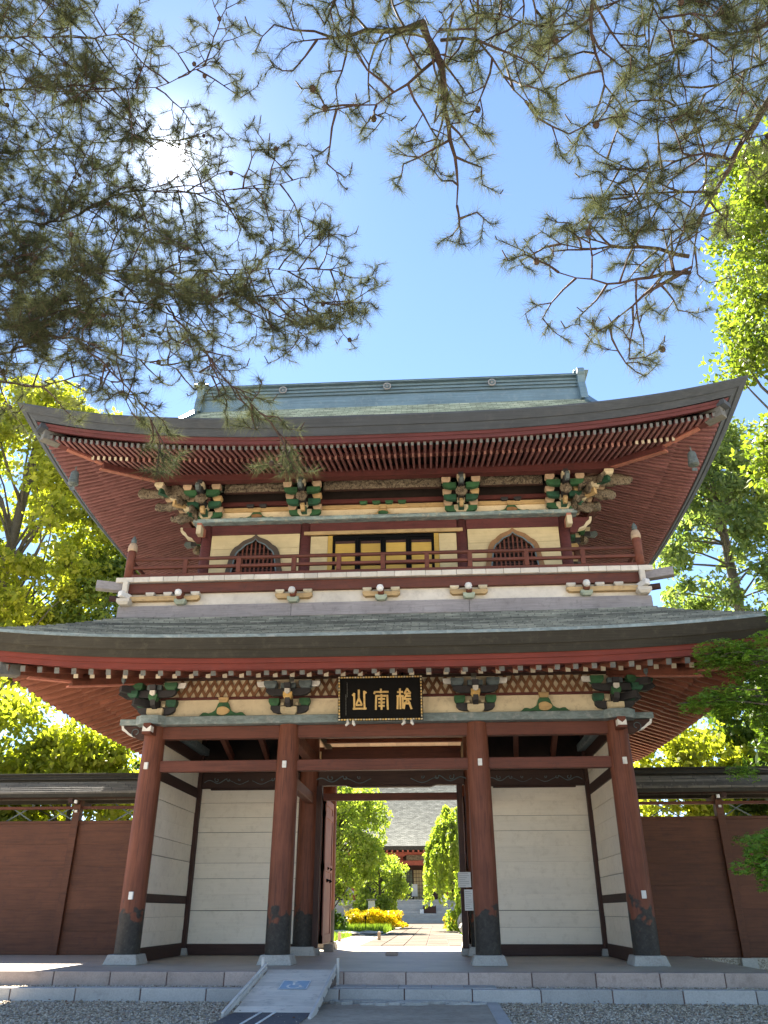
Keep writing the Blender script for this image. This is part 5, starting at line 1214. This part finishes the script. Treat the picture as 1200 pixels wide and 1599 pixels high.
for u in np.linspace(-1, 1, 31): z_ = .7*abs(u)**3; rings.append([(u*13.5, -4.3, 5.45+z_), (u*13.5, -4.25, 5.15+z_), (u*13.4, -3.4, 5.3+z_), (u*13.4, -3.4, 5.6+z_)])
MB().sweep(rings).build('eave_edge', 'eave_grey', rf)
for k, x in enumerate(np.arange(-12.6, 12.7, .42)): MB().bar((x, -4.05, 5.10+.7*abs(x/13.5)**3), (x, -.5, 5.75), .13, .16).build('rafter', 'hallred', H)
MB().add([(-13, -4.1, 5.2), (13, -4.1, 5.2), (13, 3.2, 6.3), (-13, 3.2, 6.3)], [(0, 1, 2, 3)]).build('soffit_boards', 'red', H)
MB().box(-11.5, 11.5, 8.4, 9.2, 13.6, 14.6).build('ridge', 'copper', rf)
T = thing('offertory_box', 'dark offertory box at the top of the hall steps', 'box', (.55, 56.6, 1.65)); MB().box(-.65, .65, -.3, .3, 0, .5).build('chest', 'dark_wood', T, bevel=.02)
for x in np.linspace(-.55, .55, 8): MB().box(x-.03, x+.03, -.3, .3, .5, .54).build('slat', 'dark_wood', T)
T = thing('step_sign', 'dark low sign board lying on the hall steps', 'sign', (.35, 53.0, .66)); MB().box(-.45, .45, 0, .04, .02, .5).build('board', 'dark_wood', T); MB().box(-.5, -.44, -.02, .06, 0, .55).build('leg', 'dark_wood', T); MB().box(.44, .5, -.02, .06, 0, .55).build('leg', 'dark_wood', T)
notice('paper_notice', 'white sheet posted on the right of the hall steps', 1.5, 54.5, 1.30, 1.95, .5, 3); notice('paper_notice', 'small white sheet on the hall steps beside the dark sign', -.25, 52.9, .55, .95, .3, 3); notice('paper_notice', 'white sheet posted on the hall doors', -.95, 59.8, 1.95, 2.9, .5, 4)

# ================================================================== MAPLE AT THE RIGHT
def maple():
    rng = np.random.default_rng(5); base = (7.6, -3.2, GZ); T = thing('maple_tree', 'japanese maple reaching in from the right with layered green sprays', 'tree', base, None); B0 = np.array(base)
    tp = [(0, 0, 0), (-.1, .05, 1.3), (.05, .1, 2.6), (-.1, .1, 4.0), (0, .15, 5.4)]; limb_mesh([(tp, [.13, .11, .09, .07, .04])], 'trunk', 'bark_grey', T, 10)
    SP = [(5.35, -3.0, 4.42, .42), (5.75, -3.1, 4.22, .50), (5.30, -2.9, 4.18, .36), (6.2, -3.2, 4.5, .5), (5.95, -2.9, 3.95, .45), (6.3, -3.1, 3.75, .5), (5.25, -3.0, 3.74, .36), (4.98, -3.05, 3.60, .32), (5.55, -2.9, 3.55, .40), (4.75, -3.0, 3.55, .18),
          (6.0, -3.0, 3.35, .45), (6.4, -3.2, 3.2, .5), (6.1, -3.3, 2.9, .4), (5.3, -3.0, 2.62, .22), (5.10, -4.0, 1.62, .36), (4.92, -4.0, 1.38, .34), (5.15, -4.1, 1.20, .34), (5.45, -4, 1.75, .4), (5.5, -4, 1.35, .4), (6.6, -3.3, 4.9, .6), (6.7, -3.2, 2.3, .6)]
    SP += [(rng.uniform(7.0, 9.8), rng.uniform(-5.2, .6), rng.uniform(1.6, 6.4), rng.uniform(.6, 1.0)) for _ in range(46)]  # unseen crown sprays outside the view, added to shade the right fence
    SP += [(5.62, -3.05, 4.36, .34), (5.45, -2.95, 4.28, .30), (5.18, -2.95, 4.30, .22), (5.7, -3.0, 4.0, .34), (5.15, -3.0, 3.62, .26), (5.4, -2.95, 3.62, .3), (5.9, -3.0, 3.62, .4), (5.02, -4.0, 1.5, .26), (5.12, -4.0, 1.32, .28)]
    LV = []; segs = []
    tri = []
    for x, y, z, r in SP:
        segs.append((bend((0, 0, max(.6, z-B0[2]-.5)), (x-B0[0], y-B0[1], z-B0[2]-.03), .05, rng, 6), list(np.linspace(.035, .006, 6))))
        for _ in range(5):
            a = rng.uniform(0, 6.28); segs.append((bend((x-B0[0], y-B0[1], z-B0[2]-.03), (x-B0[0]+r*math.cos(a), y-B0[1]+r*.8*math.sin(a), z-B0[2]-.05), .06, rng, 4), [.006, .005, .004, .003]))
        n = int((1700 if x < 6.9 else 420)*r*r+60)
        a = rng.uniform(0, 6.28, n); q = np.sqrt(rng.uniform(0, 1, n))*r; lay = rng.integers(0, 3, n)
        C = np.stack([x+q*np.cos(a), y+q*np.sin(a)*.8, z-.12*q/r+lay*.06-.06+rng.normal(0, .015, n)], 1)
        yaw = rng.uniform(0, 6.28, n); s = rng.uniform(.038, .068, n); nz = unit(np.stack([rng.normal(0, .35, n), rng.normal(0, .35, n)-.25, np.ones(n)], 1))
        e1 = unit(np.cross(nz, np.stack([np.cos(yaw), np.sin(yaw), np.zeros(n)], 1))); e2 = np.cross(nz, e1)
        for k, (an, ln) in enumerate(((-2.1, .62), (-1.05, .9), (0, 1.05), (1.05, .9), (2.1, .62))):
            dv = e1*math.sin(an)+e2*math.cos(an); pv = e1*math.cos(an)-e2*math.sin(an); S_ = s[:, None]
            tri.append(np.stack([C-dv*S_*.12, C+pv*S_*.17+dv*S_*ln*.45, C+dv*S_*ln-nz*S_*.15, C-pv*S_*.17+dv*S_*ln*.45], 1).reshape(-1, 3))
    link_mesh(np_mesh('crown', np.concatenate(tri)-B0, 4), 'crown', 'leaf_maple', T); stuff(limb_mesh(segs, 'limbs', 'bark_grey', T, 5))
maple()

# ================================================================== PINES OVER THE FORECOURT
LEFT_LIMBS = {
'l1':[(-5.74,-10.5,8.4),(-3.99,-10.45,8.32),(-2.58,-10.53,8.13),(-1.63,-10.66,7.87),(-0.85,-10.63,7.61)],
'l2':[(-5.94,-10.03,7.92),(-4.06,-10.09,7.78),(-2.63,-10.22,7.66),(-1.52,-10.3,7.44),(-0.84,-10.42,7.48),(-0.35,-10.13,7.14)],
'l3':[(-6.0,-9.65,7.27),(-3.93,-9.59,6.92),(-2.57,-9.63,6.69),(-1.72,-9.91,6.66),(-0.93,-9.93,6.58),(-0.1,-10.01,6.59)],
'l4':[(-5.91,-9.49,6.72),(-3.73,-9.4,6.26),(-2.38,-9.54,6.12),(-1.41,-9.67,6.02),(-0.57,-9.74,5.97),(0.15,-9.78,5.88)],
'l5':[(-5.76,-9.5,6.36),(-3.39,-9.37,5.86),(-2.16,-9.58,5.68),(-1.28,-9.67,5.48),(-0.47,-9.76,5.43),(0.13,-9.7,5.36)],
'l6':[(-5.25,-9.17,5.5),(-3.16,-9.31,5.29),(-2.22,-9.63,5.2),(-1.48,-9.69,4.91),(-0.96,-9.7,4.69),(-0.72,-9.69,4.62)],
'l7':[(-4.71,-9.28,5.1),(-3.12,-9.46,4.96),(-2.36,-9.53,4.81),(-1.77,-9.71,4.75),(-1.47,-9.61,4.45)],
'l8':[(-1.28,-9.67,5.48),(-0.91,-9.96,4.87),(-0.61,-10.11,4.36),(-0.31,-10.15,4.01),(-0.1,-10.1,3.83)],
'l9':[(-5.55,-10.88,8.76),(-3.94,-10.73,8.76),(-2.61,-10.72,8.72),(-1.7,-10.78,8.62)],
'l10':[(-6.47,-9.07,8.6),(-4.49,-8.93,8.63),(-2.92,-9.01,8.51),(-1.8,-9.17,8.32),(-0.94,-9.11,8.02)],
'l11':[(-1.88,-9.93,4.94),(-1.49,-9.94,4.53),(-1.17,-10.04,4.14),(-1.03,-10.04,3.85)],
}
RIGHT_LIMBS = {
'r1':[(5.67,-11.58,7.05),(4.18,-11.54,6.31),(3.36,-11.41,5.63),(3.12,-11.3,5.26),(2.87,-11.11,4.94),(2.74,-10.95,4.72),(2.69,-10.86,4.5),(2.76,-10.75,4.18)],
'r1b':[(2.69,-10.93,4.57),(2.36,-10.99,4.62),(2.07,-11.02,4.6),(1.83,-11.09,4.59)],
'r1c':[(2.69,-10.86,4.5),(2.38,-10.94,4.41),(2.09,-10.94,4.37),(1.79,-11.03,4.39)],
'r1d':[(2.68,-10.87,4.51),(2.42,-10.89,4.34),(2.18,-10.82,4.21),(1.98,-10.83,4.12)],
'r1e':[(3.0,-11.21,5.11),(2.67,-11.31,5.07),(2.4,-11.25,4.98),(2.14,-11.36,5.02)],
'r1f':[(2.87,-11.11,4.94),(2.59,-11.19,4.86),(2.35,-11.14,4.77),(2.21,-11.23,4.9)],
'r2':[(5.83,-11.7,7.65),(4.23,-11.8,6.93),(3.0,-11.96,6.36),(1.93,-12.11,6.05),(1.38,-12.14,5.8),(1.14,-12.1,5.56),(0.99,-12.02,5.4)],
'r2b':[(0.99,-12.03,5.41),(1.09,-11.88,5.19),(1.1,-11.71,4.96),(1.16,-11.53,4.74),(1.13,-11.35,4.53)],
'r2c':[(0.99,-12.03,5.41),(0.76,-12.06,5.31),(0.47,-12.07,5.24),(0.2,-12.1,5.16)],
'r2d':[(1.06,-11.9,5.27),(0.9,-11.86,5.12),(0.71,-11.81,5.03),(0.47,-11.82,5.01)],
'r2e':[(1.1,-11.96,5.37),(1.32,-12.01,5.26),(1.47,-11.87,5.16),(1.58,-11.79,5.09)],
'r3':[(1.93,-12.11,6.05),(2.03,-11.99,5.73),(2.05,-11.82,5.5),(2.1,-11.72,5.3),(2.18,-11.68,5.12)],
'r4':[(3.7,-11.77,6.45),(3.28,-11.52,6.0),(2.82,-11.56,5.84),(2.48,-11.49,5.65),(2.36,-11.68,5.69)],
'r5':[(3.44,-11.48,5.9),(3.21,-11.44,5.72),(2.94,-11.43,5.57),(2.63,-11.41,5.43)],
'r6':[(2.34,-12.1,6.17),(2.39,-11.92,5.95),(2.46,-11.77,5.72),(2.7,-11.71,5.61)],
'r2f':[(1.54,-12.14,5.9),(1.63,-12.07,5.62),(1.67,-11.96,5.43),(1.47,-12.04,5.38)],
'r7':[(0.63,-12.29,5.78),(0.55,-12.23,5.51),(0.48,-12.16,5.35),(0.31,-12.21,5.24)],
'r7a':[(1.38,-12.14,5.8),(1.0,-12.25,5.76),(0.63,-12.29,5.78)],
}
def smooth_path(P, step):
    P = np.array(P, float); out = []
    Q = np.vstack([2*P[0]-P[1], P, 2*P[-1]-P[-2]])
    for i in range(1, len(Q)-2):
        p0, p1, p2, p3 = Q[i-1], Q[i], Q[i+1], Q[i+2]; n = max(2, int(np.linalg.norm(p2-p1)/step))
        for t in np.linspace(0, 1, n, endpoint=False):
            out.append(.5*((2*p1)+(-p0+p2)*t+(2*p0-5*p1+4*p2-p3)*t*t+(-p0+3*p1-3*p2+p3)*t**3))
    out.append(P[-1]); return np.array(out)
def pine(label, base, trunk, limbs, r0, seed, sp, blen, ndl, needle, skip, thick, ndens=46):
    rng = np.random.default_rng(seed); T = thing('pine_tree', label, 'tree', base, 'pines over the forecourt'); B0 = np.array(base, float)
    tp = smooth_path(np.array(trunk)-B0, .4); limb_mesh([([tuple(p) for p in tp], list(np.linspace(r0, r0*.5, len(tp))))], 'trunk', 'bark', T, 12)
    tubes = []; tufts = []; cones = []; candles = []
    up = np.array([0, 0, 1.]); cut = {'l1': .84, 'l2': .88, 'l9': .8, 'l10': .86, 'r7': .7, 'r2c': .88, 'r7a': .8, 'r1d': .8, 'r1': .94}; short = {'l8': .3, 'l11': .3, 'l7': .3, 'l6': .5, 'r2b': .62, 'r2c': .85, 'r2d': .9, 'r1': .7, 'r7': .7}
    def shoot(q, dd, length, lev):
        """a branch that wanders, throws off smaller ones on alternate sides and ends in needle tufts"""
        step = (.09, .07, .05)[lev]; m = max(2, int(length/step)); side = 1; rad = (.010, .0055, .0035)[lev]; gap = (.9, .8, 1)[lev]; acc = rng.uniform(0, 1)
        for k in range(m):
            dd = unit(dd+rng.normal(0, (.16, .20, .22)[lev], 3)+up*(.03 if lev else .0)); e = q+dd*length/m
            tubes.append((q.copy(), e.copy(), rad*(1-.6*k/m))); q = e; acc += 1
            if lev < 2 and acc >= gap and k >= (1 if lev == 0 else 0):
                acc = 0; side = -side; lat = unit(np.cross(dd, up)+rng.normal(0, .45, 3))*side
                shoot(q.copy(), unit(dd*rng.uniform(.3, .9)+lat), (length*rng.uniform(.25, .55)*(1-.4*k/m)+.06) if lev == 0 else rng.uniform(.05, .14), lev+1)
            if lev == 2 and rng.random() < .25: tufts.append((q.copy(), dd))
            if lev < 2 and rng.random() < .035: cones.append(q+rng.normal(0, .012, 3))
        tufts.append((q.copy(), dd))
        if rng.random() < .22: candles.append((q.copy(), unit(dd*.4+up*.8)))
    for key, P in limbs.items():
        S = smooth_path(P, .09); n = len(S); major = key in skip
        S = S+np.cumsum(rng.normal(0, .008, S.shape), 0)*np.minimum(1, np.linspace(0, 2, n))[:, None]+rng.normal(0, .006, S.shape)
        S = S[:max(4, int(n*cut.get(key, 1)))]; n = len(S)
        r_a = thick.get(key, .010)
        L = MB().tube([tuple(p-B0) for p in S], [max(.004, r_a*(1-i/n)**.9*(1+.12*rng.uniform(-1, 1))) for i in range(n)], 7); L.build('limb', 'bark', T, smooth=True)
        i0 = int(n*skip.get(key, 0)); acc = 0; side = 1
        for i in range(max(1, i0), n):
            acc += np.linalg.norm(S[i]-S[i-1])
            if acc < sp: continue
            acc = 0; side = -side; t = (i-i0)/max(1, n-i0)
            d = unit(S[min(i+1, n-1)]-S[i-1]); lat = unit(np.cross(d, up)+rng.normal(0, .5, 3))*side
            shoot(S[i].copy(), unit(d*rng.uniform(.2, .9)+lat*rng.uniform(.5, 1.1)+up*rng.normal(-.05, .3)), blen*short.get(key, 1)*rng.uniform(.4, 1.1)*(1-.5*t)+.08, 0)
        shoot(S[-1].copy(), unit(S[-1]-S[-2]), .15, 1)
    # twigs: three-sided sticks
    A_ = np.array([a for a, b_, r in tubes]); Bq = np.array([b_ for a, b_, r in tubes]); rr = np.array([r for a, b_, r in tubes])[:, None]
    if candles:
        Ca = np.array([c for c, d in candles]); Cd = np.array([d for c, d in candles]); A_ = np.vstack([A_, Ca]); Bq = np.vstack([Bq, Ca+Cd*rng.uniform(.03, .08, (len(Ca), 1))]); rr = np.vstack([rr, np.full((len(Ca), 1), .0055)])
    d = unit(Bq-A_); x = unit(np.cross(d, np.array([.3, .2, .93]))); yv = np.cross(d, x)
    ring = [x*math.cos(a)+yv*math.sin(a) for a in (0, 2.09, 4.19)]
    V = np.stack([A_+ring[0]*rr, A_+ring[1]*rr, A_+ring[2]*rr, Bq+ring[0]*rr*.7, Bq+ring[1]*rr*.7, Bq+ring[2]*rr*.7], 1)-B0
    F = np.array([[0, 1, 4, 3], [1, 2, 5, 4], [2, 0, 3, 5]]); F = (F[None]+np.arange(len(V))[:, None, None]*6).reshape(-1, 4)
    stuff(link_mesh(np_indexed('twigs', V.reshape(-1, 3), F), 'twigs', 'bark', T))
    # a thin place in the crown, where the sun breaks through
    a0 = np.array([-.87, -10.98, 5.70]); ax = np.array(SUN)
    tufts = [t for t in tufts if np.linalg.norm(np.cross(t[0]-a0, ax)) > .20*rng.uniform(.4, 1.15)]
    # needles: pairs fanned round each shoot
    C = np.array([c for c, d_ in tufts]); Dv = np.array([d_ for c, d_ in tufts]); K = ndens
    C = np.repeat(C, K, 0); Dv = np.repeat(Dv, K, 0); n = len(C)
    dirn = unit(Dv*rng.uniform(.35, 1.0, (n, 1))+unit(rng.normal(size=(n, 3)))*.75); st = C-Dv*rng.uniform(0, .09, (n, 1)); ln = needle*rng.uniform(.65, 1.2, (n, 1))
    perp = unit(np.cross(dirn, rng.normal(size=(n, 3)))); end = st+dirn*ln; end[:, 2] -= .10*ln[:, 0]*rng.uniform(0, 1.5, n)
    V = np.stack([st-perp*ndl, st+perp*ndl, end], 1).reshape(-1, 3)-B0
    stuff(link_mesh(np_mesh('needles', V, 3), 'needles', 'needle', T))
    if cones:
        m = MB()
        for c in cones: m.lathe([(.004, -.026), (.017, -.016), (.021, 0), (.016, .014), (.003, .026)], tuple(c-B0), 7)
        stuff(m.build('cones', 'cone', T))
pine('large pine whose branches fill the upper left of the view', (-7.4, -9.3, GZ), [(-7.4, -9.3, GZ), (-7.2, -9.4, 3), (-6.5, -9.5, 6), (-6.1, -10, 8), (-6.0, -10.4, 10)], LEFT_LIMBS, .26, 41, .072, 1.0, .0012, .112,
     {'l1': .12, 'l2': .12, 'l3': .12, 'l4': .12, 'l5': .14, 'l6': .14, 'l7': .45, 'l8': .35, 'l9': .12, 'l10': .12, 'l11': .3}, {k: .022 for k in ('l1', 'l2', 'l3', 'l4', 'l5', 'l6', 'l7', 'l9', 'l10')}, 48)
pine('pine whose drooping branches hang into the upper right of the view', (7.6, -11.3, GZ), [(7.6, -11.3, GZ), (7.4, -11.4, 3), (6.6, -11.6, 6), (5.9, -11.7, 8), (5.8, -11.8, 9.5)], RIGHT_LIMBS, .24, 42, .066, .48, .0011, .10,
     {'r1': .35, 'r2': .45}, {'r1': .075, 'r2': .06, 'r2b': .024, 'r2c': .02, 'r3': .022, 'r4': .022, 'r1b': .015, 'r1c': .015, 'r1d': .015}, 58)
